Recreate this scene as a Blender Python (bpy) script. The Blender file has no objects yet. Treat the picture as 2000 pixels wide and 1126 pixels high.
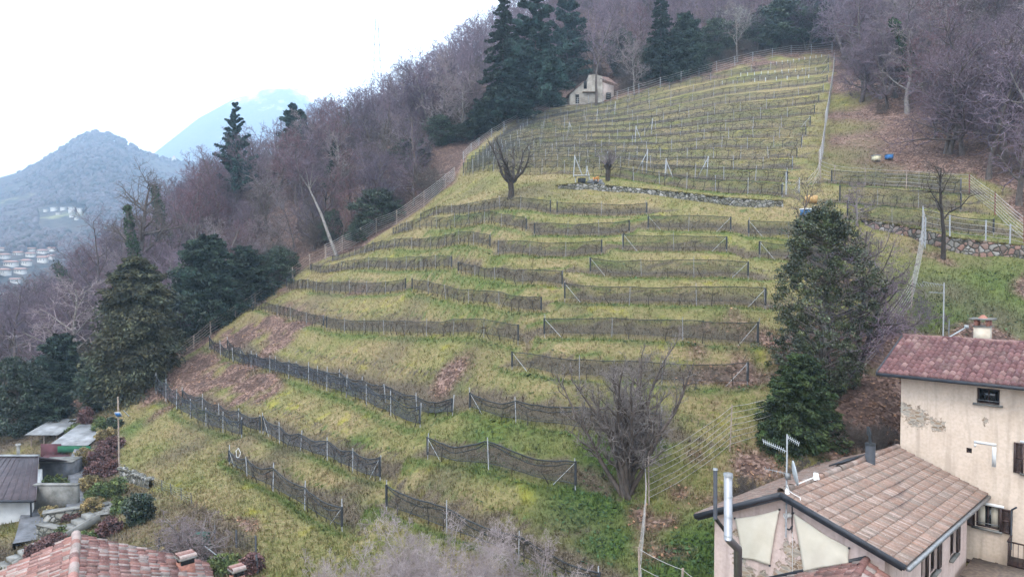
import bpy, math, random
import numpy as np
from mathutils import Vector
SC = bpy.context.scene
random.seed(7); rng = np.random.default_rng(7)
# ------------------------------------------------------------------ camera, sky, sun, exposure
F = 1333.0; PITCH = math.radians(1.63)
cam_d = bpy.data.cameras.new('camera'); cam = bpy.data.objects.new('camera', cam_d); SC.collection.objects.link(cam)
cam_d.lens = 24.0; cam_d.sensor_width = 36; cam_d.clip_end = 20000; cam_d.clip_start = .1
cam.location = (0, 0, 0); cam.rotation_euler = (math.pi/2 - PITCH, 0, 0); SC.camera = cam
W = bpy.data.worlds.new("World"); SC.world = W; W.use_nodes = True
nt = W.node_tree; nt.nodes.clear()
sky = nt.nodes.new('ShaderNodeTexSky'); sky.sky_type = 'NISHITA'; sky.sun_disc = False
SUN_EL, SUN_AZ = math.radians(52), math.radians(-150)
sky.sun_elevation = SUN_EL; sky.sun_rotation = SUN_AZ; sky.air_density = 1.5; sky.dust_density = 4
mixc = nt.nodes.new('ShaderNodeMixRGB'); mixc.inputs[0].default_value = .82; mixc.inputs[2].default_value = (11.2, 11.6, 12.3, 1)
bg = nt.nodes.new('ShaderNodeBackground'); bg.inputs[1].default_value = .15
out = nt.nodes.new('ShaderNodeOutputWorld')
nt.links.new(sky.outputs[0], mixc.inputs[1]); nt.links.new(mixc.outputs[0], bg.inputs[0]); nt.links.new(bg.outputs[0], out.inputs[0])
sd = bpy.data.lights.new('sun', 'SUN'); sd.energy = 1.4; sd.angle = math.radians(22); sd.color = (1, .96, .9)
sun = bpy.data.objects.new('sun', sd); SC.collection.objects.link(sun)
# sun behind the camera, high, to the left
sdir = Vector((-.45*math.cos(SUN_EL), -.89*math.cos(SUN_EL), math.sin(SUN_EL)))
sun.rotation_euler = sdir.to_track_quat('Z', 'Y').to_euler()
SC.view_settings.view_transform = 'Standard'; SC.view_settings.look = 'None'
SC.view_settings.exposure = 1.2; SC.view_settings.gamma = 1
SC.cycles.volume_bounces = 2; SC.cycles.transparent_max_bounces = 24; SC.cycles.max_bounces = 6

# ------------------------------------------------------------------ helpers: pixels of the 2000 px photograph to world
CP, SP = math.cos(PITCH), math.sin(PITCH)
def ray(px, py):
    u = (px-1000)/F; v = (563-py)/F
    return np.array([u, CP+v*SP, -SP+v*CP])
def P(px, py, d):
    r = ray(px, py); return r*(d/r[1])
def proj(p):
    x, y, z = p
    dpt = y*CP - z*SP; up = y*SP + z*CP
    return 1000+F*x/dpt, 563-F*up/dpt
def project(x, y, z):
    dpt = y*CP - z*SP; up = y*SP + z*CP; dpt = np.where(dpt < .1, .1, dpt)
    return 1000+F*x/dpt, 563-F*up/dpt

# ------------------------------------------------------------------ terrain
CTRL = [(1000,1126,26.5),(700,1126,27.5),(950,900,34),(1000,780,38.5),(1000,690,43),(1000,640,45.5),(1000,590,48.5),(1000,540,52),(1000,490,56.5),(1000,440,62),
 (1000,400,66.5),(1000,375,72),(1050,342,80),(1000,300,90),(1000,262,103),(980,235,112),(1160,203,122),(1240,183,122),
 (1400,520,51),(1400,600,44.5),(1350,700,40),(1300,800,36),(1200,560,50),(1200,460,60),
 (1400,410,62),(1400,378,65),(1500,398,61),(1450,345,70),(1450,300,80),(1450,250,92),(1450,200,104),(1450,150,118),(1450,118,127),(1620,105,128),(1600,300,76),(1590,200,100),
 (1250,330,76),(1250,280,90),(1250,230,105),(1120,380,69),(1120,300,88),(1120,250,104),
 (820,830,42),(700,920,38),(600,1000,34),(428,841,50),(315,790,58),(240,800,60),(240,930,46),(330,970,38),(250,1000,38),(450,1000,34),(450,930,40),
 (430,680,67),(495,605,76),(598,635,66),(700,680,56),(700,760,49),(560,760,54),(560,570,84),(610,527,88),(700,495,88),(780,452,86),(850,420,78),(700,590,66),(800,540,66),(850,490,70),(890,362,92),
 (850,640,51),(850,740,44),(850,300,108),(920,290,110),(800,355,104),
 (600,318,150),(750,265,150),(470,385,130),(900,170,150),(1000,145,150),(1250,80,152),(1000,70,190),(1250,-50,190),(1600,20,152),(1600,-80,190),(1450,60,145),(1120,-30,215),(700,290,190),(600,330,185),(850,185,190),(920,150,200),(480,395,170),
 (1850,120,96),(2000,60,95),(1900,250,76),(1750,200,92),(2000,320,62),(1730,320,71),(1900,400,57),(1700,130,112),
 (1620,340,70),(1620,400,60),(1750,400,60),(1900,475,50.5),(1750,455,53),(1990,500,48.5),
 (1900,520,48.5),(1990,530,47),(1900,600,42),(1720,760,36),(1600,840,33),(1450,950,30.5),(1750,640,41),(1700,560,46),(1650,490,52),(1550,500,54),(1550,620,44),(1550,720,38),
 (1450,850,34.5),(1300,1100,26),(1220,960,31.5),(1400,1000,28.5),
 (270,760,63),(400,655,77),(100,740,78),(0,790,80),(60,830,64),(150,830,60),(150,900,52),(150,1000,40.5),(60,1110,33),(220,790,61),(400,1080,30),(300,1100,29.5),(0,1000,42),
 (290,600,100),(500,540,95),(150,640,115),(0,680,125)]
CT = [tuple(P(*c)) for c in CTRL]
CT += [(-150,110,-34),(-150,200,-32),(-115,60,-26),(-60,20,-16),(-30,0,-14.5),(25,0,-13.5),(60,15,-10),(-150,0,-30),(60,42,4),(90,60,24),(120,100,56),(110,200,118),
       (20,265,90),(-60,230,36),(-115,250,8),(0,-60,-20),(9,16,-13),(14,20,-12.5),(22,24,-13.6),(19,26.5,-13.2),(24,27.5,-13.4),(28,30,-12.5),(35,27,-11),(17,22,-13.6),(-100,150,-12),(-12,15,-14),(160,150,90),(-180,260,-30),(-16,20,-14.5),(80,-60,-20),(-120,-60,-30)]
CT = np.array(CT)
S_ = 60.0
def tps_k(a, b):
    d2 = ((a[:, None, :]-b[None, :, :])**2).sum(-1); return .5*d2*np.log(d2+1e-9)
A_ = CT[:, :2]/S_; n_ = len(A_)
K = tps_k(A_, A_) + np.eye(n_)*.0025
Pm = np.hstack([np.ones((n_, 1)), A_])
M_ = np.block([[K, Pm], [Pm.T, np.zeros((3, 3))]])
sol = np.linalg.solve(M_, np.concatenate([CT[:, 2], np.zeros(3)]))
GX0, GY0, GS = -200.0, -80.0, .6
GNX, GNY = int(400/GS)+1, int(400/GS)+1
gx = GX0+np.arange(GNX)*GS; gy = GY0+np.arange(GNY)*GS
# coarse evaluation (2.4 m), then bicubic-ish by bilinear of smooth field at half step
def tps(x, y):
    q = np.stack([x, y], -1).reshape(-1, 2)/S_; o = np.empty(len(q))
    for i in range(0, len(q), 20000):
        qq = q[i:i+20000]; o[i:i+20000] = tps_k(qq, A_)@sol[:n_] + sol[n_] + qq@sol[n_+1:]
    return o.reshape(np.shape(x))
XX, YY = np.meshgrid(gx, gy)
HG = np.clip(tps(XX, YY), -45, 135)
# value noise for small undulation
def vnoise(x, y, s, seed):
    r = np.random.default_rng(seed); T = r.random((256, 256))
    fx = x/s; fy = y/s; ix = np.floor(fx).astype(int); iy = np.floor(fy).astype(int); tx = fx-ix; ty = fy-iy
    tx = tx*tx*(3-2*tx); ty = ty*ty*(3-2*ty)
    a = T[iy % 256, ix % 256]; b = T[iy % 256, (ix+1) % 256]; c = T[(iy+1) % 256, ix % 256]; d = T[(iy+1) % 256, (ix+1) % 256]
    return (a*(1-tx)+b*tx)*(1-ty)+(c*(1-tx)+d*tx)*ty - .5
def bil(G, x, y):
    fx = np.clip((np.asarray(x, float)-GX0)/GS, 0, GNX-1.001); fy = np.clip((np.asarray(y, float)-GY0)/GS, 0, GNY-1.001)
    ix = fx.astype(int); iy = fy.astype(int); tx = fx-ix; ty = fy-iy
    return (G[iy, ix]*(1-tx)+G[iy, ix+1]*tx)*(1-ty)+(G[iy+1, ix]*(1-tx)+G[iy+1, ix+1]*tx)*ty
def hnear(x, y): return bil(HG, x, y)
SKY1x = np.array([-900,-200,-60,0,40,75,100,120,140,155,170,185,200,215,232,250,270,290,330,380,450,560,700,1200,3000]); SKY1y = np.array([400,388,372,357,341,322,306,293,281,273,267,264,264,267,273,283,295,305,318,322,330,360,380,420,450])
SKY2x = np.array([-900,100,230,300,330,380,430,470,510,560,600,640,700,900,3000]); SKY2y = np.array([470,420,350,312,290,246,214,195,178,167,180,196,228,300,400])
def sstep(a, b, x):
    t = np.clip((x-a)/(b-a), 0, 1); return t*t*(3-2*t)
def hfar(x, y):
    x = np.asarray(x, float); y = np.asarray(y, float)
    r = np.sqrt(x*x+y*y); yy = np.maximum(y, .15*r+1)
    pxs = 1000+F*x/yy
    z1 = (525-np.interp(pxs, SKY1x, SKY1y))/F*1300; z2 = (525-np.interp(pxs, SKY2x, SKY2y))/F*3000
    up1 = np.interp(r, [0,300,430,560,700,900,1100,1300,1500,2200], [-.28,-.28,-.14,.03,.16,.42,.74,1,.9,.2])
    z1 = z1*np.where(y > 0, up1*yy/np.maximum(r, 1), -.2); z2 = z2*yy/np.maximum(r, 1)
    up2 = sstep(1700, 3000, r)*(1-sstep(3100, 4800, r))
    z = np.maximum(z1, z2*up2 - 60*(1-up2)) if True else z1
    z = z + (vnoise(x, y, 170, 5)*9+vnoise(x, y, 60, 6)*4)*sstep(300, 800, r)*np.where(z > -1e9, 1, 1)
    return z
def wnear(x, y):
    r = np.hypot(x-10, y-95); return 1-sstep(185, 330, r)
def height(x, y):
    w = wnear(x, y); return w*hnear(x, y)+(1-w)*hfar(x, y)
def hit(px, py, d0=16, dmax=420):
    """where the line of sight of a pixel meets the ground (a world point)"""
    r = ray(px, py); d = np.concatenate([np.arange(d0, 260, .2), np.arange(260, 3600, 3.)]); d = d[d < dmax]
    x = r[0]/r[1]*d; z = r[2]/r[1]*d
    h = height(x, d); k = np.where(z <= h)[0]
    if len(k) == 0: return None
    i = k[0]
    if i > 0:
        a = z[i-1]-h[i-1]; b = z[i]-h[i]; t = a/(a-b+1e-9); dd = d[i-1]+(d[i]-d[i-1])*t
    else: dd = d[i]
    xx = r[0]/r[1]*dd
    return np.array([xx, dd, float(height(np.array([xx]), np.array([dd]))[0])])

# ---- the vine rows: (x, y of the net's top, y of the ground) in photo pixels; label
ROWS = [
 ([(822,418,432),(850,405,421),(930,393,415),(1000,388,411),(1075,393,419)], 'curved netted vine row just below the dead pruned tree, topmost on the left'),
 ([(1088,396,421),(1170,397,421),(1263,397,420)], 'short straight netted row right of the pruned tree, below the end of the stone wall'),
 ([(768,445,459),(800,432,452),(890,421,445),(980,418,443),(1028,425,452)], 'long curved netted row second from the top of the left terraces'),
 ([(1044,435,460),(1120,439,463),(1180,435,462),(1229,431,456)], 'netted row in the middle, second below the stone wall'),
 ([(1266,422,450),(1345,421,452),(1427,423,453)], 'dark netted row below the mossy stone wall, left of the grass steps'),
 ([(1462,430,462),(1540,434,466),(1620,438,470)], 'netted row between the grass steps and the top of the holly tree'),
 ([(650,500,511),(700,481,497),(760,470,488),(850,462,485),(957,459,486)], 'curved netted row third from the top of the left terraces'),
 ([(973,471,498),(1060,474,503),(1120,473,502),(1175,468,497)], 'brownish netted row in the middle with dark wrapped ends, third below the wall'),
 ([(1217,458,490),(1330,460,492),(1419,463,493)], 'netted row with a diagonal brace at both ends, right of the middle'),
 ([(1483,471,503),(1560,476,508),(1640,480,513)], 'netted row ending behind the holly tree, second below the grass steps'),
 ([(607,515,529),(700,507,528),(800,500,527),(882,501,527)], 'netted row fourth from the top on the left, reaching the wire fence'),
 ([(895,512,533),(950,524,546),(1010,528,557),(1098,530,562)], 'netted row sloping down to the right in the middle of the terraces'),
 ([(1153,504,537),(1240,507,541),(1360,507,543),(1461,511,545)], 'wide netted row right of the middle with a white brace at its left end'),
 ([(560,545,563),(620,551,572),(680,550,573),(792,543,568)], 'netted row at the left beside the dark evergreens, just above the leafy strip'),
 ([(805,545,570),(900,565,592),(1000,576,608),(1057,580,610)], 'netted row running down to a slanted black end post in the middle'),
 ([(1103,555,592),(1190,558,593),(1260,561,596),(1385,558,597),(1495,562,604)], 'wide netted row with twisted vine trunks, left of the middle of the holly tree'),
 ([(495,592,607),(560,600,622),(632,617,641)], 'short netted row at the upper edge of the red leafy bank by the fence'),
 ([(638,619,645),(740,625,652),(860,627,657),(1012,634,674)], 'long netted row above the broad grass slope in the middle left'),
 ([(1063,622,660),(1200,622,662),(1355,624,668),(1480,632,680)], 'long netted row crossing behind the top of the big bare shrub'),
 ([(410,660,683),(450,682,706),(520,697,726),(600,713,748),(665,732,772),(735,762,802),(820,794,837)], 'longest sagging dark net row, curving down from the fence to the middle'),
 ([(445,664,684),(480,686,706),(560,704,731),(650,722,751),(720,742,775),(790,764,796),(883,778,812)], 'sagging dark net row just behind the longest row'),
 ([(1000,688,722),(1080,697,737),(1115,702,742),(1300,708,750),(1460,706,752)], 'netted row crossing behind the middle of the big bare shrub'),
 ([(305,733,768),(350,768,806),(395,796,828),(430,807,842),(472,822,856)], 'black netted row hooking down from the fence at the far left'),
 ([(357,762,792),(400,776,806),(465,800,834),(508,815,846)], 'short black net row behind the hooked one at the far left'),
 ([(514,813,848),(570,842,877),(650,864,903),(742,893,942)], 'sagging net row running downhill left of the middle'),
 ([(918,768,803),(980,782,820),(1045,783,833),(1100,790,840),(1160,797,852),(1290,806,866)], 'netted row that ends behind the trunk of the big bare shrub'),
 ([(448,880,907),(495,902,938),(530,910,957),(590,948,994),(668,988,1036)], 'lowest net row on the left, beside the white wire frame'),
 ([(835,853,896),(890,866,908),(962,862,920),(1050,888,942),(1124,898,956)], 'sagging net row left of the foot of the big bare shrub'),
 ([(755,948,1000),(830,968,1022),(900,1000,1048),(1000,1043,1090),(1080,1072,1116),(1170,1115,1160)], 'lowest net row, running through the pale twiggy shrub at the bottom'),
 ([(1624,333,360),(1700,335,363),(1790,340,367),(1876,352,380)], 'netted row just inside the pale wire fence at the right'),
 ([(1640,362,398),(1720,366,402),(1800,372,408),(1876,378,416)], 'netted row at the right above the bare espalier trees'),
 ([(1655,392,428),(1740,402,438),(1840,418,452),(1940,430,462)], 'netted row at the right just above the reddish dry stone wall'),
]
ORD = ['lowest','second','third','fourth','fifth','sixth','seventh','eighth','ninth','tenth','eleventh','twelfth','thirteenth','fourteenth']
botL = [(905,343),(1000,340),(1110,341),(1280,362),(1400,374),(1527,385)]
topL = [(990,262),(1040,240),(1150,215),(1260,190),(1420,152),(1618,122)]
NUP = 13
UPPER = []
for k in range(NUP):
    t = k/(NUP-1); t = t**.92
    pts = []
    for j in range(6):
        bx, by = botL[j]; tx, ty = topL[j]
        x = bx+(tx-bx)*(t if j < 5 else min(1, t*1.15)); y = by+(ty-by)*t
        hp = 29*(1-t)+15*t
        pts.append((x, y-hp*.85, y+ (2*math.sin(j*1.7+k))))
    UPPER.append((pts, '%s netted vine row above the mossy stone wall in the upper vineyard' % ORD[k]))
def row_world(pts):
    o = []
    for (x, yt, yb) in pts:
        h = hit(x, yb)
        if h is None: continue
        o.append((h, (yb-yt)*h[1]/F))
    return o
RW = [row_world(r[0]) for r in ROWS]; UW = [row_world(r[0]) for r in UPPER]
# benches cut into the slope at each row + row zones
SEG = []
for rw in RW+UW:
    for (a, _), (b, _) in zip(rw[:-1], rw[1:]): SEG.append((a[:2], b[:2]))
def rowdist(x, y):
    best = np.full(x.shape, 1e9); sg = np.zeros(x.shape)
    for a, b in SEG:
        d = b-a; L2 = d@d+1e-9
        t = np.clip(((x-a[0])*d[0]+(y-a[1])*d[1])/L2, 0, 1)
        dx = x-(a[0]+t*d[0]); dy = y-(a[1]+t*d[1]); r = np.hypot(dx, dy); m = r < best
        best = np.where(m, r, best); nrm = np.array([-d[1], d[0]]); nrm = nrm if nrm[1] > 0 else -nrm
        sg = np.where(m, np.sign(dx*nrm[0]+dy*nrm[1]), sg)
    return best, sg
m_ = (XX > -75) & (XX < 60) & (YY > 18) & (YY < 140)
RD = np.full(XX.shape, 50.); RS = np.zeros(XX.shape)
RD[m_], RS[m_] = rowdist(XX[m_], YY[m_])
s_ = RD*RS
HG = HG - .5*s_*np.exp(-(RD/1.0)**2)*np.where(np.abs(s_) < 6, 1, 0)
HG = HG + (vnoise(XX, YY, 3.1, 1)*.35+vnoise(XX, YY, 1.3, 2)*.22)*np.where(RD < .7, .3, 1)
# vineyard outline (photo pixels on the ground)
VP_ = [(232,775),(305,742),(410,662),(495,597),(560,550),(610,515),(700,487),(780,437),(890,357),(905,320),(945,275),(1000,240),(1110,208),(1240,184),(1400,143),(1545,108),(1625,103),(1612,200),(1597,325),(1900,335),(2000,440),(2000,640),(1770,640),(1760,860)]
VW = [hit(x, y)[:2] for x, y in VP_] + [np.array([22, 14.]), np.array([-12, 14.]), hit(520, 1120)[:2], hit(480, 1030)[:2], hit(330, 965)[:2], hit(235, 925)[:2]]
VW = np.array(VW)
def inside(x, y, poly):
    c = np.zeros(np.shape(x), bool); n = len(poly)
    for i in range(n):
        x1, y1 = poly[i]; x2, y2 = poly[(i+1) % n]
        cond = ((y1 > y) != (y2 > y)) & (x < (x2-x1)*(y-y1)/(y2-y1+1e-12)+x1)
        c ^= cond
    return c
def edgedist(x, y, poly):
    best = np.full(np.shape(x), 1e9); n = len(poly)
    for i in range(n):
        a = poly[i]; d = poly[(i+1) % n]-a; t = np.clip(((x-a[0])*d[0]+(y-a[1])*d[1])/(d@d+1e-9), 0, 1)
        best = np.minimum(best, np.hypot(x-a[0]-t*d[0], y-a[1]-t*d[1]))
    return best
GARD = np.array([hit(235,925)[:2], hit(225,790)[:2], np.array([-44., 66.]), np.array([-60., 60.]), np.array([-50., 20.]), np.array([-12., 14.]), hit(520,1120)[:2], hit(480,1030)[:2], hit(330,965)[:2]])
def blob(x, y, lst):
    o = np.zeros(np.shape(x))
    for (c, r, a) in lst: o = np.maximum(o, a*np.exp(-(((x-c[0])**2+(y-c[1])**2)/r**2)))
    return o
def B(px, py, r, a=1): return (hit(px, py)[:2], r, a)
LEAF = [B(500,640,5),(B(470,610,4)),B(560,655,3.4),B(430,740,4.2),B(380,720,3.5),B(490,765,3.2),B(340,750,3),B(330,800,2,.6),B(540,580,3.5,.8),B(700,575,3,.5),B(890,725,1.6,.8),B(500,930,2.5,.35),
        B(1550,100,6),B(1500,125,5,.7),B(1380,150,5,.6),B(1690,850,4),B(1480,940,3.5),B(1330,1000,3,.7),B(1650,780,4),B(1440,640,3,.45),B(1350,760,3,.4),B(1420,720,3,.6),B(1600,680,4,.8),B(1700,700,5,.9),B(1850,500,3,.6),B(1300,1060,2,.6),B(1640,560,3,.5)]
LUSH = [B(1180,880,2.5,.7),B(1150,980,3,.8),B(1050,870,3,.5),B(690,870,1.5,.7),B(870,790,1.5,.7),B(1330,1100,3,.7),B(1900,600,9,.62),B(1990,570,7,.6),B(1850,560,6,.55),B(1390,1080,3,.8),B(1250,840,3,.6),B(1180,1060,2,.8),B(960,840,3,.6),B(960,900,2.5,.6),
        B(700,1010,2,.5),B(1400,600,3,.4),B(1200,520,3,.4),B(1230,740,3,.4),B(250,840,2,.6),B(650,1000,2,.4)]
BROWN = [B(560,880,2.5,.6),B(760,700,3,.5),B(1150,760,2,.5),B(680,960,2,.6),B(860,940,2,.5),B(1240,830,2,.5),B(360,880,3,.6),B(800,610,3,.45),B(990,650,2,.45),B(1250,640,3,.4),B(1130,600,2,.4),B(1500,370,3,.5),B(930,370,4,.4),B(1850,570,3,.6),B(1950,620,3,.6),B(400,830,3,.5),B(480,860,3,.5),B(540,900,3,.5),B(620,590,4,.5),B(870,740,2.,.6),B(920,700,3,.4),B(1100,1040,3,.4),B(1030,375,6,.5),B(1450,230,9,.35),B(1400,190,9,.4),B(1250,215,7,.35),B(1780,300,10,.7),B(1700,260,8,.5),B(1800,370,7,.3)]
GREENR = [B(1650,300,4.5),B(1645,250,5),B(1640,200,5),B(1700,330,4,.8),B(1640,330,4),B(1760,350,4,.6),B(1690,280,4,.6)]
def zones(x, y):
    near = wnear(x, y)
    ins = inside(x, y, VW); ed = edgedist(x, y, VW); sdv = np.where(ins, ed, -ed)
    R = 1-sstep(-1.5, 1.0, sdv + vnoise(x, y, 2.5, 11)*2)
    R = np.maximum(R, np.clip(blob(x, y, LEAF)*(1+vnoise(x, y, 1.1, 31)*1.3+vnoise(x, y, 2.7, 32)), 0, 1))
    R = R*(1-.75*blob(x, y, GREENR)); g = inside(x, y, GARD); R = np.where(g, .35, R); gG = g
    # grass strip beside the right boundary
    G = blob(x, y, LUSH)
    rd = bil(RD, x, y); rs = bil(RS, x, y); s = rd*rs
    low = np.where(y < 75, 1., .35)
    G = np.maximum(G, np.exp(-((s+.45)/.45)**2)*.62*low)
    Bn = blob(x, y, BROWN); Bn = np.where(gG, .55+vnoise(x, y, 3, 21)*.9, Bn); Bn = np.maximum(Bn, np.exp(-((s-1.1)/.75)**2)*.85*np.where(rd < 3, 1, 0))
    return np.stack([R, G, Bn, np.ones_like(R)], -1)
# ------------------------------------------------------------------ mesh helpers
COL = SC.collection
class MB:
    def __init__(s): s.V = []; s.F3 = []; s.F4 = []; s.C = []; s.n = 0; s.hascol = False
    def add(s, V, F3=None, F4=None, col=None):
        V = np.asarray(V, float).reshape(-1, 3)
        if F3 is not None and len(F3): s.F3.append(np.asarray(F3, int)+s.n)
        if F4 is not None and len(F4): s.F4.append(np.asarray(F4, int)+s.n)
        if col is None: c = np.ones((len(V), 4))
        else:
            c = np.asarray(col, float); s.hascol = True
            if c.ndim == 1: c = np.tile(np.append(c[:3], 1), (len(V), 1))
            elif c.shape[1] == 3: c = np.hstack([c, np.ones((len(c), 1))])
        s.C.append(c); s.V.append(V); s.n += len(V); return s
    def mesh(s, name, mat=None, smooth=False):
        me = bpy.data.meshes.new(name)
        if not s.V: return me
        V = np.concatenate(s.V); F3 = np.concatenate(s.F3) if s.F3 else np.zeros((0, 3), int); F4 = np.concatenate(s.F4) if s.F4 else np.zeros((0, 4), int)
        me.vertices.add(len(V)); me.vertices.foreach_set('co', V.astype(np.float32).ravel())
        L = np.concatenate([F3.ravel(), F4.ravel()]); me.loops.add(len(L)); me.loops.foreach_set('vertex_index', L.astype(np.int32))
        st = np.concatenate([np.arange(len(F3))*3, len(F3)*3+np.arange(len(F4))*4]); me.polygons.add(len(st)); me.polygons.foreach_set('loop_start', st.astype(np.int32))
        if smooth: me.polygons.foreach_set('use_smooth', np.ones(len(st), bool))
        me.update(calc_edges=True)
        if s.hascol:
            ca = me.color_attributes.new('tint', 'FLOAT_COLOR', 'POINT'); ca.data.foreach_set('color', np.concatenate(s.C).astype(np.float32).ravel())
        if mat: me.materials.append(mat)
        return me
    def obj(s, name, mat=None, parent=None, smooth=False, loc=None):
        o = bpy.data.objects.new(name, s.mesh(name, mat, smooth)); COL.objects.link(o)
        if parent: o.parent = parent
        if loc is not None: o.location = loc
        return o
    # shapes
    def tubes(s, p0, p1, r0, r1, sides=3, col=None):
        p0 = np.atleast_2d(p0).astype(float); p1 = np.atleast_2d(p1).astype(float); n = len(p0)
        r0 = np.broadcast_to(r0, (n,)).astype(float); r1 = np.broadcast_to(r1, (n,)).astype(float)
        d = p1-p0; d /= (np.linalg.norm(d, axis=1, keepdims=True)+1e-9)
        ref = np.where(np.abs(d[:, 2:3]) > .9, np.array([[1., 0, 0]]), np.array([[0, 0, 1.]]))
        a = np.cross(d, ref); a /= (np.linalg.norm(a, axis=1, keepdims=True)+1e-9); b = np.cross(d, a)
        th = np.arange(sides)/sides*2*np.pi
        ring = a[:, None, :]*np.cos(th)[None, :, None]+b[:, None, :]*np.sin(th)[None, :, None]
        V0 = p0[:, None]+ring*r0[:, None, None]; V1 = p1[:, None]+ring*r1[:, None, None]
        V = np.concatenate([V0, V1], 1).reshape(-1, 3)
        i = np.arange(sides); j = (i+1) % sides
        f = np.stack([i, j, j+sides, i+sides], 1); Fq = (f[None]+(np.arange(n)*2*sides)[:, None, None]).reshape(-1, 4)
        c = None
        if col is not None:
            c = np.asarray(col, float)
            if c.ndim == 2: c = np.repeat(c, 2*sides, 0)
        s.add(V, None, Fq, c)
        return s
    def pole(s, a, b, r, sides=8, r2=None, col=None):   # capped
        a = np.asarray(a, float); b = np.asarray(b, float); k = s.n
        s.tubes([a], [b], r, r if r2 is None else r2, sides, col)
        for base, pt in ((0, a), (sides, b)):
            idx = [k+base+i for i in range(sides)]; s.add([pt], None, None, col); c = s.n-1
            tri = np.array([[idx[i], idx[(i+1) % sides], c] for i in range(sides)]); s.F3.append(tri)
        return s
    def poly(s, pts, r, sides=6, col=None):
        pts = np.asarray(pts, float)
        s.tubes(pts[:-1], pts[1:], r, r, sides, col); return s
    def box(s, c, ex, ey, ez, u=(1, 0, 0), v=(0, 1, 0), w=(0, 0, 1), col=None):
        """box centred at c, full sizes ex,ey,ez along axes u,v,w"""
        c = np.asarray(c, float); u = np.asarray(u, float); v = np.asarray(v, float); w = np.asarray(w, float)
        V = [c+u*ex/2*a+v*ey/2*b+w*ez/2*d for a in (-1, 1) for b in (-1, 1) for d in (-1, 1)]
        s.add(V, None, [[0, 1, 3, 2], [4, 6, 7, 5], [0, 4, 5, 1], [2, 3, 7, 6], [0, 2, 6, 4], [1, 5, 7, 3]], col); return s
    def hexa(s, V8, col=None):  # bottom 4 then top 4
        s.add(V8, None, [[0, 3, 2, 1], [4, 5, 6, 7], [0, 1, 5, 4], [1, 2, 6, 5], [2, 3, 7, 6], [3, 0, 4, 7]], col); return s
def setp(o, label=None, cat=None, group=None, kind=None):
    if label: o['label'] = label
    if cat: o['category'] = cat
    if group: o['group'] = group
    if kind: o['kind'] = kind
    return o
def thing(name, loc, label, cat, group=None, rz=0):
    o = bpy.data.objects.new(name, None); COL.objects.link(o); o.location = tuple(loc); o.rotation_euler = (0, 0, rz); o.empty_display_size = .3
    return setp(o, label, cat, group)
def copy_tree(o, parent=None):
    c = o.copy(); COL.objects.link(c); c.parent = parent
    for ch in list(o.children): copy_tree(ch, c)
    return c
# ------------------------------------------------------------------ materials
def nmat(name):
    m = bpy.data.materials.new(name); m.use_nodes = True; n = m.node_tree
    return m, n, n.nodes['Principled BSDF']
def N(n, t, **kw):
    x = n.nodes.new(t)
    for k, v in kw.items():
        if isinstance(k, str) and hasattr(x, k): setattr(x, k, v)
    return x
def noise(n, scale, detail=4, rough=.6, coord='Object'):
    tc = n.nodes.new('ShaderNodeTexCoord'); no = n.nodes.new('ShaderNodeTexNoise')
    no.inputs['Scale'].default_value = scale; no.inputs['Detail'].default_value = detail; no.inputs['Roughness'].default_value = rough
    n.links.new(tc.outputs[coord], no.inputs['Vector']); return no
def ramp(n, src, stops):
    r = n.nodes.new('ShaderNodeValToRGB'); cr = r.color_ramp
    while len(cr.elements) < len(stops): cr.elements.new(.5)
    for e, (p, c) in zip(cr.elements, stops):
        e.position = p; e.color = (c[0], c[1], c[2], 1) if not isinstance(c, (int, float)) else (c, c, c, 1)
    n.links.new(src, r.inputs[0]); return r
def mix(n, fac, a, b, mode='MIX'):
    m = n.nodes.new('ShaderNodeMixRGB'); m.blend_type = mode
    for i, v in ((0, fac), (1, a), (2, b)):
        if isinstance(v, (int, float)): m.inputs[i].default_value = v if i == 0 else (v, v, v, 1)
        elif isinstance(v, tuple): m.inputs[i].default_value = (*v[:3], 1)
        else: n.links.new(v, m.inputs[i])
    return m.outputs[0]
def mat(name, c1, c2=None, scale=3, rough=.85, tint=False, objrand=0, bump=0, bscale=None, metal=0, detail=5, stops=(.35, .65), spec=.3):
    m, n, b = nmat(name)
    if c2 is None: c2 = tuple(x*.8 for x in c1)
    no = noise(n, scale, detail); r = ramp(n, no.outputs[0], [(stops[0], c2), (stops[1], c1)]); c = r.outputs[0]
    if tint:
        a = n.nodes.new('ShaderNodeAttribute'); a.attribute_name = 'tint'; c = mix(n, 1., c, a.outputs[0], 'MULTIPLY')
    if objrand:
        oi = n.nodes.new('ShaderNodeObjectInfo'); rr = ramp(n, oi.outputs['Random'], [(0, (1-objrand, 1-objrand, 1-objrand*.8)), (.5, (1, 1-objrand*.25, 1-objrand*.3)), (1, (1+objrand, 1+objrand*.85, 1+objrand*.9))]); c = mix(n, 1., c, rr.outputs[0], 'MULTIPLY')
    n.links.new(c, b.inputs['Base Color']); b.inputs['Roughness'].default_value = rough; b.inputs['Metallic'].default_value = metal
    b.inputs['Specular IOR Level'].default_value = spec
    if bump:
        no2 = noise(n, bscale or scale*4, 4); bp = n.nodes.new('ShaderNodeBump'); bp.inputs['Strength'].default_value = bump; bp.inputs['Distance'].default_value = .03
        n.links.new(no2.outputs[0], bp.inputs['Height']); n.links.new(bp.outputs[0], b.inputs['Normal'])
    return m
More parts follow.
